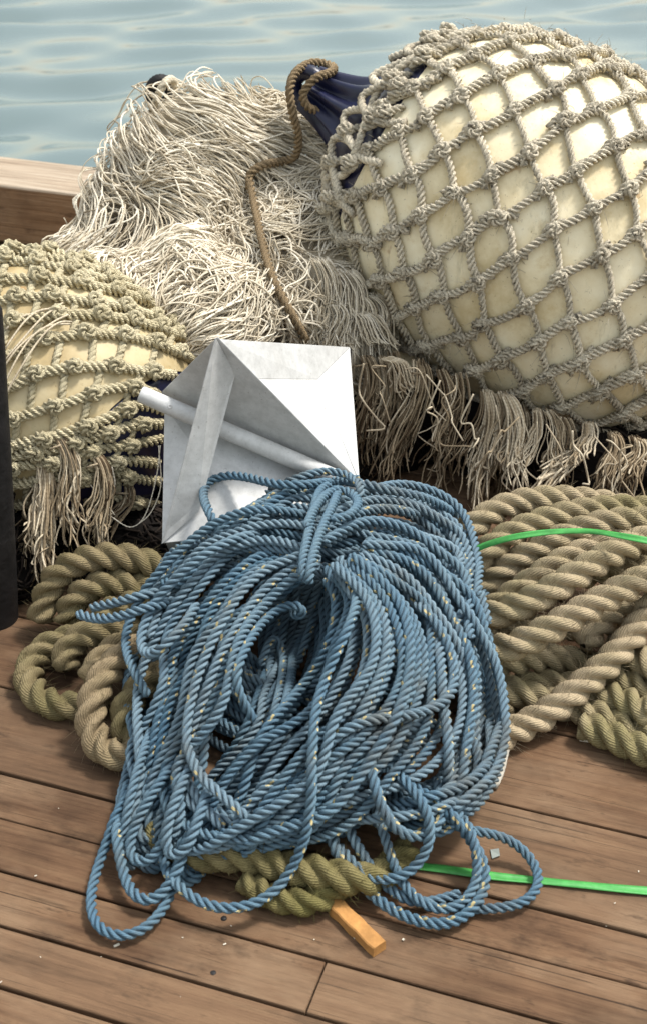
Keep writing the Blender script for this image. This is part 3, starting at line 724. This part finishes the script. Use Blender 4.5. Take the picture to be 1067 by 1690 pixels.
nn = nrm(CAM - tubeL); nn = nrm(nn - ax * nn.dot(ax)); revolve(mb, tubeL + ax * .047 + nn * .0115, nn, [(0, .0036), (.0012, .0036), (.0012, .0012), (.0004, .001)], 16, ax); mb.build("rivet", M['alu'], tube_o)

# ------------------------------------------------------------------ hawsers
def relax(Ps, dia, it=25, keep=.12, floor=None, ratio=.92, zbias=1.6):
    """push crossing ropes apart so that they lie on each other"""
    lens = [len(p) for p in Ps]; X = np.vstack(Ps); sid = np.repeat(np.arange(len(Ps)), lens); X0 = X.copy()
    seq = np.concatenate([np.arange(l) for l in lens]); D = dia * ratio
    ends = np.zeros(len(X), bool); c = 0
    for l in lens: ends[c] = ends[c + l - 1] = True; c += l
    for _ in range(it):
        kd = kdtree.KDTree(len(X))
        for i, x in enumerate(X): kd.insert(x, i)
        kd.balance(); I = []; J = []
        for i in range(len(X)):
            for co, j, d in kd.find_range(X[i], D):
                if j > i and (sid[i] != sid[j] or abs(seq[i] - seq[j]) > 5): I.append(i); J.append(j)
        if I:
            I = np.array(I); J = np.array(J); dv = X[J] - X[I]; d = np.linalg.norm(dv, axis=1)[:, None] + 1e-6
            dz = dv.copy(); dz[:, 2] *= zbias; dz /= np.linalg.norm(dz, axis=1)[:, None] + 1e-9
            mv = dz * (D - d) * .32; A = np.zeros_like(X); cnt = np.zeros(len(X))
            np.add.at(A, J, mv); np.add.at(A, I, -mv); np.add.at(cnt, I, 1); np.add.at(cnt, J, 1)
            X = X + A / np.maximum(cnt, 1)[:, None] ** .5
        X = X + (X0 - X) * keep
        Y = X.copy(); inner = ~ends; ii = np.where(inner)[0]
        Y[ii] = .5 * X[ii] + .25 * (X[ii - 1] + X[ii + 1]); X = Y
        if floor is not None: X[:, 2] = np.maximum(X[:, 2], floor)
    out = []; c = 0
    for l in lens: out.append(X[c:c + l]); c += l
    return out
HR = .0215
def hawser(name, label, paths, mat, tints, radii=None, group=None):
    Ps = [spline([Pz(u, v, z) for u, v, z in p], .018) for p in paths]
    Ps = relax(Ps, HR * 2, 14, .18, HR * .9, .88, 1.2)
    c = np.mean(np.vstack(Ps), 0); o = empty(name, (c[0], c[1], 0), label, "rope", group)
    mb = MB()
    for k, P in enumerate(Ps):
        r_ = HR if radii is None else radii[k]
        Q = spline(P, .006); rope(mb, Q, r_, r_ * 4.1, 24, 3, tints[k], taper=.01, depth=.50, phase=k * 1.3)
        nf = len(Q) * 9; qi = rng.integers(1, len(Q) - 1, nf); d = rng.normal(0, 1, (nf, 3)); d /= np.linalg.norm(d, axis=1)[:, None]
        Tq = frames(Q)[0][qi]; d -= Tq * (d * Tq).sum(1, keepdims=True) * .6; w_ = rng.normal(0, .6, (nf, 3)); ln = rng.uniform(.004, .013, nf)[:, None]
        st_ = Q[qi] + d * r_ * .8
        PF = np.stack([st_ + (d * (.3 + f * .8) + (w_ + Tq * .5) * f * 1.1) * ln * f for f in (0, .25, .5, .75, 1.)], 1)
        strands(mb, PF, np.full(nf, .00028), np.full(nf, tints[k]), 3)
    mb.build("rope_coil", M[mat], o); return o
hawser("hawser_coil", "thick tan three-strand rope coil beneath the green strap at right",
       [[(730, 905, .10), (775, 870, .14), (830, 834, .15), (900, 822, .16), (980, 828, .15), (1080, 850, .14), (1150, 890, .1)],
        [(760, 960, .08), (800, 912, .13), (860, 872, .15), (930, 850, .16), (1010, 838, .16), (1100, 850, .15), (1180, 900, .1)],
        [(770, 990, .06), (810, 950, .10), (870, 912, .13), (940, 888, .15), (1010, 872, .16), (1100, 868, .16)],
        [(760, 1040, .07), (815, 1005, .10), (870, 965, .12), (935, 920, .14), (1000, 885, .15), (1100, 880, .16)],
        [(740, 1040, .08), (800, 1018, .11), (850, 1004, .13), (910, 975, .155), (980, 930, .175), (1050, 893, .185), (1140, 880, .17)],
        [(750, 1090, .05), (800, 1076, .085), (860, 1064, .11), (920, 1030, .13), (990, 992, .145), (1060, 955, .16), (1150, 920, .16)],
        [(790, 1235, .022), (840, 1207, .024), (890, 1188, .03), (950, 1145, .045), (1005, 1095, .07), (1050, 1040, .09), (1085, 990, .11), (1120, 940, .13)],
        [(800, 1140, .024), (860, 1150, .024), (940, 1165, .024), (1020, 1200, .024), (1100, 1230, .024)],
        [(960, 1180, .023), (1010, 1205, .023), (1060, 1230, .023), (1130, 1260, .023)],
        [(800, 1100, .05), (850, 1090, .05), (900, 1085, .045), (960, 1090, .03), (1030, 1120, .03), (1110, 1150, .04)],
        [(960, 1070, .06), (1010, 1010, .08), (1060, 1000, .09), (1120, 1010, .09)],
        [(1000, 1060, .05), (1050, 1090, .05), (1100, 1120, .06)],
        [(790, 960, .03), (880, 960, .07), (980, 945, .09), (1100, 930, .08)], [(800, 1050, .03), (880, 1040, .045), (980, 1030, .05), (1100, 1020, .05)],
        [(800, 1180, .022), (860, 1130, .022), (930, 1130, .024), (1000, 1150, .03), (1080, 1190, .045)]],
       'hawser', [.15, .55, .5, .45, .38, .35, .02, .6, .8, .5, .2, .3, .6, .5, .6])
hawser("hawser_coil", "thick olive and tan rope coil on the deck left of the blue rope",
       [[(70, 1030, .03), (72, 985, .06), (95, 940, .10), (150, 918, .12), (215, 918, .12), (270, 940, .10), (320, 990, .06)],
        [(105, 1030, .03), (118, 985, .07), (160, 960, .09), (215, 960, .09), (270, 985, .07), (310, 1030, .04)],
        [(150, 1042, .05), (90, 1055, .035), (48, 1090, .025), (45, 1135, .022), (85, 1168, .021), (130, 1168, .021), (180, 1150, .022)],
        [(260, 1030, .06), (190, 1030, .06), (130, 1045, .055), (100, 1075, .04), (108, 1108, .028)],
        [(300, 1050, .06), (245, 1060, .08), (190, 1090, .085), (155, 1140, .075), (142, 1195, .045), (165, 1240, .022), (210, 1250, .022), (260, 1240, .022)],
        [(300, 1100, .07), (250, 1120, .075), (208, 1155, .065), (195, 1200, .04), (215, 1240, .022), (260, 1250, .022)],
        [(290, 1010, .09), (235, 1000, .08), (190, 1010, .07), (150, 1040, .05)],
        [(150, 1130, .05), (165, 1085, .06), (215, 1055, .065), (280, 1035, .06)]],
       'old_hawser', [.62, .70, .9, .7, .02, .55, .75, .5])
hawser("mossy_hawser", "short length of mossy green rope under the front of the blue rope",
       [[(250, 1370, .022), (310, 1410, .026), (380, 1424, .030), (450, 1434, .034), (515, 1452, .032), (565, 1468, .026), (620, 1450, .022), (680, 1400, .022)],
        [(400, 1440, .018), (450, 1484, .018), (495, 1494, .018), (545, 1484, .018), (600, 1440, .018)]],
       'mossy', [.45, .6], [.0205, .0175])

# ------------------------------------------------------------------ the blue rope hank
BR = .0068
VZ = np.array([740, 780, 850, 950, 1050, 1150, 1250, 1340, 1400, 1440, 1480, 1560, 1620]); ZZ = np.array([.20, .215, .235, .24, .22, .185, .14, .095, .055, .025, .012, .008, .008])
def zs(u, v):
    return max(.008, np.interp(v, VZ, ZZ) * (1 - .55 * min(1.2, abs(u - 525) / 310) ** 2.2) - .095 * math.exp(-((u - 478) / 52) ** 2 - ((v - 1062) / 85) ** 2))
def mk(pts, dz=0.):
    """control points (u, v[, extra height]) laid on the heap's surface"""
    q = spline(np.array([(p[0], p[1], (p[2] if len(p) > 2 else 0.) * 1000) for p in pts], float), 14.)
    return np.array([Pz(u, v, max(BR, zs(u, v) + e / 1000 + dz)) for u, v, e in q])
blue = []; btint = []
def fam(keys, n, dz, jit, tail=None, tn=(.0, .95)):
    keys = np.array(keys, float)
    for i in range(n):
        f = (i + .5 + random.uniform(-.25, .25)) / n * (len(keys) - 1); k = min(int(f), len(keys) - 2); w = f - k
        c = keys[k] * (1 - w) + keys[k + 1] * w
        c = c + np.array([[random.gauss(0, jit), random.gauss(0, jit)] for _ in c]) * np.linspace(.3, 1.25, len(c))[:, None]
        pts = [(u, v, 0) for u, v in c]
        if tail: 
            u, v = c[-1]; sc = random.uniform(.7, 1.25)
            pts += [(u + a * sc, v + b * sc, h) for a, b, h in tail]
        blue.append(mk(pts, dz + random.uniform(-.018, .010))); btint.append(random.uniform(*tn))
A_ = [[(505, 905), (430, 890), (350, 900), (290, 955), (240, 1030), (218, 1120), (212, 1230), (205, 1320), (212, 1385)],
      [(505, 915), (450, 905), (390, 925), (330, 985), (290, 1065), (262, 1150), (245, 1250), (232, 1340), (240, 1400)],
      [(508, 925), (470, 930), (425, 960), (375, 1030), (335, 1110), (300, 1190), (275, 1280), (262, 1365), (270, 1410)],
      [(515, 940), (490, 960), (455, 990), (418, 1050), (385, 1130), (350, 1210), (315, 1300), (295, 1375), (300, 1420)]]
B_ = [[(540, 945), (560, 990), (535, 1065), (480, 1150), (415, 1230), (358, 1310), (322, 1375)],
      [(545, 945), (582, 1000), (565, 1080), (510, 1170), (450, 1250), (385, 1325), (340, 1380)],
      [(560, 935), (620, 1000), (615, 1090), (570, 1190), (510, 1270), (440, 1340), (370, 1395)],
      [(575, 930), (660, 1000), (670, 1100), (640, 1200), (590, 1280), (510, 1350), (420, 1395)],
      [(590, 925), (690, 1000), (720, 1100), (710, 1200), (660, 1290), (580, 1350), (480, 1390)]]
C_ = [[(590, 915), (670, 950), (730, 1020), (760, 1110), (765, 1200), (745, 1280), (700, 1320)],
      [(600, 905), (690, 930), (760, 1010), (795, 1110), (805, 1200), (790, 1280), (740, 1330)],
      [(600, 895), (700, 905), (780, 990), (812, 1090), (824, 1180), (816, 1260), (770, 1335)]]
D_ = [[(520, 850), (590, 805), (680, 802), (750, 842), (782, 910), (793, 1000)],
      [(525, 880), (600, 832), (680, 840), (740, 885), (775, 950), (788, 1040)],
      [(530, 905), (610, 870), (680, 880), (730, 920), (760, 985), (775, 1060)]]
E_ = [[(590, 797), (520, 782), (450, 807), (380, 852), (310, 902), (258, 960)],
      [(580, 830), (500, 815), (430, 840), (360, 880), (300, 930), (255, 1000)],
      [(540, 890), (470, 870), (400, 880), (330, 920), (280, 980), (240, 1060)]]
F_ = [[(235, 1320), (300, 1385), (400, 1390), (500, 1352), (600, 1290), (690, 1230)],
      [(320, 1290), (380, 1345), (470, 1330), (560, 1270), (650, 1210), (720, 1180)]]
tA = [(14, 24, -.004), (42, 14, -.012), (60, -60, -.03)]; tB = [(-35, 8, -.01), (-70, -20, -.03), (-90, -70, -.05)]; tC = [(-50, 18, -.01), (-110, 10, -.03), (-160, -40, -.05)]
# under layers, then the layer in view
G_ = [[(540, 960), (500, 1040), (450, 1110), (400, 1190), (350, 1290), (320, 1380)], [(470, 960), (440, 1060), (470, 1150), (470, 1250), (430, 1340), (380, 1380)]]
H_ = [[(330, 1000), (420, 1090), (520, 1130), (620, 1120), (720, 1050)], [(280, 1150), (380, 1220), (480, 1240), (600, 1180), (760, 1100)]]
for dz in (-.12, -.10): fam(H_, 9, dz, 16); fam(G_, 9, dz + .015, 14)
for dz in (-.075, -.05): fam([[(380, 880), (450, 850), (540, 860), (640, 880), (730, 900)], [(330, 960), (430, 930), (540, 960), (650, 930), (740, 960)]], 8, dz, 10)
for dz, k in ((-.072, .6), (-.040, .65)):
    fam(A_, int(11 * k), dz, 9, tA); fam(B_, int(11 * k), dz, 10, tB); fam(C_, int(8 * k), dz, 9, tC); fam(D_, int(7 * k), dz, 7); fam(E_, int(6 * k), dz, 7); fam(F_, int(5 * k), dz, 8)
fam(A_, 9, -.003, 13, tA); fam(D_, 6, -.002, 13); fam(E_, 6, -.002, 12); fam(B_, 9, 0, 16, tB); fam(C_, 7, 0, 14, tC); fam(F_, 4, -.012, 8); fam([[(550, 930), (600, 990), (600, 1080), (550, 1170), (480, 1260), (400, 1345), (345, 1385)], [(585, 925), (660, 990), (690, 1090), (670, 1190), (610, 1280), (520, 1350), (430, 1385)]], 7, .012, 14, tB)
fam([[(470, 950), (505, 1010), (520, 1070), (500, 1130)], [(590, 950), (570, 1010), (545, 1070), (530, 1130)]], 6, -.10, 8)
fam([[(512, 905), (420, 940), (350, 1030), (310, 1140), (320, 1250), (400, 1340), (480, 1370)], [(530, 935), (470, 960), (400, 1060), (340, 1180), (300, 1280), (270, 1350), (250, 1390)]], 3, .010, 12)
fam([[(560, 930), (640, 990), (690, 1090), (660, 1210), (560, 1290), (430, 1350)], [(580, 920), (700, 960), (770, 1080), (780, 1200), (720, 1290), (600, 1340)]], 3, .004, 14)
# single runs that can be picked out in the photograph
for pts, dz, tn in (
    ([(420, 1190), (385, 1130), (398, 1080), (425, 1035), (462, 1000), (490, 992), (507, 1003), (502, 1021), (484, 1020), (478, 1008)], .012, .2),
    ([(505, 850), (430, 838), (360, 858), (300, 905), (245, 965), (212, 1025), (206, 1065), (222, 1110), (245, 1150)], .022, .3),
    ([(430, 880), (350, 905), (285, 960), (240, 1020), (230, 1065), (246, 1088), (280, 1060), (330, 1000)], .022, .6),
    ([(360, 880), (348, 850), (334, 820), (338, 796), (365, 783), (410, 787), (455, 800), (505, 800), (560, 795)], .022, .2),
    ([(540, 790), (600, 800), (650, 812), (700, 820), (750, 850)], .012, .4),
    ([(440, 815), (490, 788), (540, 775), (580, 785), (600, 815), (575, 835)], .016, .6),
    ([(590, 940), (585, 1010), (548, 1090), (520, 1170), (516, 1270), (512, 1350), (490, 1420), (455, 1475), (400, 1502), (340, 1497), (290, 1460), (265, 1410)], .020, .2),
    ([(520, 1260), (535, 1225), (585, 1195), (650, 1183), (715, 1172), (748, 1140), (745, 1080), (715, 1020), (660, 960)], .014, .5),
    ([(712, 985), (725, 1080), (735, 1180), (742, 1270), (735, 1330)], .010, .7),
    ([(230, 1290), (200, 1340), (165, 1420), (147, 1490), (160, 1537), (205, 1552), (250, 1530), (282, 1478), (300, 1400), (322, 1320)], .006, .1),
    ([(215, 1290), (195, 1360), (200, 1430), (218, 1482), (248, 1497), (280, 1470), (305, 1400), (340, 1310)], .012, .2),
    ([(640, 1270), (700, 1310), (750, 1345), (790, 1400), (805, 1450), (785, 1500), (740, 1530), (685, 1522), (625, 1490), (580, 1440), (550, 1395), (540, 1340)], .006, .1),
    ([(700, 1330), (770, 1372), (830, 1378), (875, 1410), (895, 1450), (880, 1485), (840, 1500), (790, 1498), (740, 1490)], .006, .15),
    ([(545, 1380), (575, 1430), (620, 1458), (670, 1450), (705, 1410), (712, 1360), (690, 1310), (640, 1270)], .016, .2),
    ([(620, 1330), (640, 1400), (660, 1460), (700, 1500), (745, 1508), (785, 1475), (790, 1420), (765, 1360), (720, 1310)], .010, .3),
    ([(560, 1330), (590, 1400), (640, 1470), (700, 1495), (760, 1475)], .004, .4),
    ([(300, 1240), (245, 1320), (212, 1380), (208, 1420), (232, 1436), (262, 1415), (285, 1360), (310, 1290)], .014, .3),
    ([(330, 1230), (290, 1320), (268, 1390), (276, 1425), (305, 1420), (325, 1370), (350, 1290)], .016, .5),
    ([(250, 1200), (222, 1290), (206, 1350), (190, 1395), (205, 1440), (240, 1420)], .012, .4),
    ([(600, 1190), (612, 1280), (640, 1360), (690, 1392), (730, 1360), (722, 1290)], .014, .3),
    ([(270, 1340), (330, 1378), (410, 1386), (480, 1372), (540, 1335), (610, 1280)], .014, .3), ([(560, 1350), (620, 1352), (690, 1345), (750, 1330), (800, 1290)], .010, .6),
    ([(830, 1200), (822, 1270), (790, 1325), (740, 1352), (680, 1340), (610, 1345)], .004, .4),
    ([(810, 1190), (805, 1260), (760, 1300), (700, 1322), (630, 1330)], .008, .3),
    ([(300, 985), (250, 1000, .03), (200, 1018, .06), (160, 1024, .085), (126, 1012, .09)], .0, .5),
    ([(300, 960), (240, 983, .03), (190, 995, .06), (150, 1003, .08)], -.01, .7),
    ([(430, 1100), (450, 1040), (470, 1090), (455, 1170), (440, 1230)], -.05, .5), ([(500, 1040), (480, 1110), (470, 1180), (440, 1250)], -.045, .4), ([(520, 1000), (500, 1070), (460, 1130), (420, 1200)], -.06, .5)):
    q_ = [(list(p) + [0])[:3] for p in pts]
    for e_ in (0, -1):          # tuck the ends under the heap, except the tails seen loose
        if tuple(pts[e_][:2]) not in ((478, 1008), (126, 1012), (150, 1003)): q_[e_][2] = -.035
    blue.append(mk(q_, dz)); btint.append(tn)
blue = relax([spline(p, .011) for p in blue], BR * 2, 26, .10, BR, .95, 1.5)
coil_o = empty("rope_hank", Pz(520, 1180, 0) * (1, 1, 0), "bound hank of blue rope with yellow flecks, spread over the deck in front", "rope")
mb = MB()
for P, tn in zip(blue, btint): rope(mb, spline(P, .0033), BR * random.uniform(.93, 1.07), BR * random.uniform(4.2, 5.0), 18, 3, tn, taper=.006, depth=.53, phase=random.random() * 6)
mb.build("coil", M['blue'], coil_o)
mb = MB()
for pts, dz in (([(545, 800), (528, 810), (518, 840), (508, 885), (500, 930), (502, 962)], .020), ([(560, 805), (548, 835), (530, 875), (516, 920), (508, 965)], .022), ([(505, 870), (522, 835), (545, 812), (575, 812), (590, 830), (575, 850), (545, 858)], .026)):
    rope(mb, spline(mk(pts, dz), .0033), BR, BR * 3.7, 12, 3, .25, taper=.006)
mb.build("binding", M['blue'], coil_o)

# ------------------------------------------------------------------ green straps
def strap(label, C, wid, nrml, group):
    P = spline(C, .008); Tn, _, _ = frames(P); n = np.array([nrm(np.array(nrml) - t * np.dot(nrml, t)) for t in Tn]); s = np.cross(Tn, n)
    k = len(P); w = wid * (1 + .10 * np.sin(np.linspace(0, 9, k)))[:, None]; th = .0011
    fold = (.0016 * np.sin(np.linspace(0, 14, k)))[:, None]
    prof = [(-.5, 0), (-.25, .3), (0, 1), (.25, .3), (.5, 0)]
    V = np.concatenate([[P + s * w * a + n * (fold * b + th) for a, b in prof], [P + s * w * a + n * (fold * b) for a, b in prof[::-1]]]).transpose(1, 0, 2)
    m = 10; i = np.arange(k - 1)[:, None] * m; j = np.arange(m)[None]; j2 = (j + 1) % m
    mb = MB(); mb.add(V.reshape(-1, 3), np.stack([i + j, i + j2, i + m + j2, i + m + j], -1).reshape(-1, 4))
    return tag(mb.build("strap", M['strap'], None, True), label, "strap", group)
strap("flat green strap lying over the thick tan rope coil", [Pz(770, 915, .135), Pz(800, 900, .16), Pz(850, 886, .188), Pz(910, 878, .198), Pz(970, 877, .205), Pz(1020, 884, .222), Pz(1070, 893, .226), Pz(1130, 905, .215)], .0085, (0, -.55, .84), None)
strap("flat green strap lying on the bare deck boards at lower right", [Pz(690, 1430, .004), Pz(740, 1436, .004), Pz(810, 1446, .005), Pz(900, 1455, .004), Pz(1000, 1465, .005), Pz(1080, 1472, .004), Pz(1160, 1480, .004)], .0110, (0, 0, 1), None)

# ------------------------------------------------------------------ small things on the deck
a, b = Pz(548, 1490, .0085), Pz(626, 1566, .0075); d = nrm(b - a); s = np.cross(ZA, d)
mb = MB()
V = []; nst = 9
for k in range(nst):
    f = k / (nst - 1); c = a + (b - a) * f; wd = .0095 * (1 + .06 * math.sin(k * 2.1)) * (.85 if k == 0 else 1); hh = .0065 * (1 + .10 * math.sin(k * 1.7))
    for (x, z) in ((-1, -1), (-.95, .8), (-.8, 1), (.8, 1), (.95, .8), (1, -1)): V.append(c + s * wd * x + ZA * hh * z)
F = [[k * 6 + j, k * 6 + (j + 1) % 6, k * 6 + 6 + (j + 1) % 6, k * 6 + 6 + j] for k in range(nst - 1) for j in range(6)]
for e_, fl in ((0, 1), ((nst - 1) * 6, 0)):
    for q in ((0, 1, 4, 5), (1, 2, 3, 4)): F.append([e_ + x for x in (q if fl else q[::-1])])
mb.add(V, F); tag(mb.build("wood_offcut", M['chip'], None, False), "small orange-brown wood offcut on the deck under the mossy rope", "offcut")
mb = MB(); rope(mb, spline([Pz(955, 1220, .004), Pz(1000, 1228, .006), Pz(1040, 1245, .004), Pz(1085, 1268, .004)], .01), .0028, nv=6, lobes=0)
tag(mb.build("straw_stalk", M['straw'], None), "bleached straw stalk lying on the deck beside the thick tan rope", "straw")
mb = MB(); c = Pz(826, 1262, .02)
rope(mb, spline([Pz(838, 1225, .02), Pz(832, 1250, .014), Pz(826, 1275, .008), Pz(815, 1300, .004)], .004), .0042, .02, 8, 0, .3)
tag(mb.build("frayed_scrap", M['scrap'], None), "pale frayed scrap of line at the right edge of the blue rope", "scrap")
mb = MB(); mb.add([Pz(808, 1402, .003), Pz(822, 1400, .006), Pz(824, 1412, .004), Pz(811, 1417, .003), Pz(808, 1402, .001), Pz(822, 1400, .004), Pz(824, 1412, .002), Pz(811, 1417, .001)], [[0, 3, 2, 1], [4, 5, 6, 7], [0, 1, 5, 4], [1, 2, 6, 5], [2, 3, 7, 6], [3, 0, 4, 7]])
tag(mb.build("plastic_scrap", simple("grey_plastic", (.22, .24, .22), .5), None, False), "tiny grey plastic scrap on the deck right of the blue rope", "scrap")
mb = MB(); r2 = random.Random(5)
for k in range(26):
    p = Pz(r2.uniform(0, 1067), r2.choice([r2.uniform(1150, 1690), r2.uniform(1440, 1600)]), .002); sz = r2.choice([.0003, .0004, .0005, .0009]) * r2.uniform(.7, 1.3)
    a = r2.uniform(0, 3.14); e1 = np.array([math.cos(a), math.sin(a), 0]) * sz * r2.uniform(1, 3); e2 = np.array([-math.sin(a), math.cos(a), 0]) * sz
    mb.box(p, e1, e2, ZA * sz * .6)
tag(mb.build("debris", M['straw'], None, False), "pale crumbs of grit and fibre scattered over the deck boards", "debris", kind="stuff")

# ------------------------------------------------------------------ black post at the left edge and dark netting heaps added to blacken the shade under the buoys
post = empty("black_post", Pz(10, 1025, 0), "black rounded rubber post at the left edge beside the smaller buoy", "post")
pb = Pz(-8, 1020, 0); pt = Py(-22, 505, 1.60)
mb = MB(); axp = nrm(pt - pb); Lp = np.linalg.norm(pt - pb)
revolve(mb, pb, axp, dense([(0, .034), (Lp * .4, .030), (Lp * .8, .024), (Lp * .95, .021), (Lp, .018), (Lp + .008, .001)], 0), 28, np.array([1., 0, 0])); mb.build("shaft", M['black'], post)
def shade_heap(label, blobs, n):
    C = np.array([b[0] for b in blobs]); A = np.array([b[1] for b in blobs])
    o = empty("shade_filler", C.mean(0) * (1, 1, 0), label, "netting", "dark netting added as shade under the buoys"); mb = MB()
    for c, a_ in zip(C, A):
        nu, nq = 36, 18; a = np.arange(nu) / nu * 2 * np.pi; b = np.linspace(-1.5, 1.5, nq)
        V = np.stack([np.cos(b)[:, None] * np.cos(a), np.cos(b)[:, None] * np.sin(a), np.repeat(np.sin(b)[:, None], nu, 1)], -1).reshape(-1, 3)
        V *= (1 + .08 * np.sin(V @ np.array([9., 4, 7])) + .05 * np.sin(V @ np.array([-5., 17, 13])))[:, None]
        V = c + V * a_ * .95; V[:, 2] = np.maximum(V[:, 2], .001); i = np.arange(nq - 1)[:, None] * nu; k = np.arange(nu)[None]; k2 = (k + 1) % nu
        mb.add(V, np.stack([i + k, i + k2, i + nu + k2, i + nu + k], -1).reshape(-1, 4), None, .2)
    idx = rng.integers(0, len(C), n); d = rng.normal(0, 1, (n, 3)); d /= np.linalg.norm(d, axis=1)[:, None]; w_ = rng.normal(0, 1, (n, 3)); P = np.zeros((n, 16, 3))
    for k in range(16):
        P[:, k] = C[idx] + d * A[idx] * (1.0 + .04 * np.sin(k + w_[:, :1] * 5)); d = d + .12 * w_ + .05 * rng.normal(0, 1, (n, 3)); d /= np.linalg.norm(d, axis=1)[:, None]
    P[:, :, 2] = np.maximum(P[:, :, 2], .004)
    strands(mb, P, np.full(n, .0022), rng.uniform(.1, .9, n), 4); mb.build("shade_filler_twine", M['shade_fill'], o)
shade_heap("dark netting added to deepen the shade under the largest buoy", [(Pz(605, 745, .0) + (0, 0, .02), np.array((.11, .10, .07))), (Py(660, 740, 2.20) * (1, 1, 0) + (0, 0, .04), np.array((.19, .15, .11))), (Py(800, 760, 2.14) * (1, 1, 0) + (0, 0, .03), np.array((.18, .17, .09))), (Py(960, 760, 2.07) * (1, 1, 0) + (0, 0, .02), np.array((.2, .17, .08))), (Py(1120, 760, 2.03) * (1, 1, 0) + (0, 0, .02), np.array((.18, .17, .08)))], 500)
shade_heap("dark netting added to deepen the shade under the smaller left buoy", [(Py(20, 930, 1.76) * (1, 1, 0) + (0, 0, .03), np.array((.11, .17, .09))), (Py(190, 905, 1.78) * (1, 1, 0) + (0, 0, .02), np.array((.14, .13, .06))), (Py(-60, 860, 1.76) * (1, 1, 0) + (0, 0, .09), np.array((.11, .2, .18)))], 600)
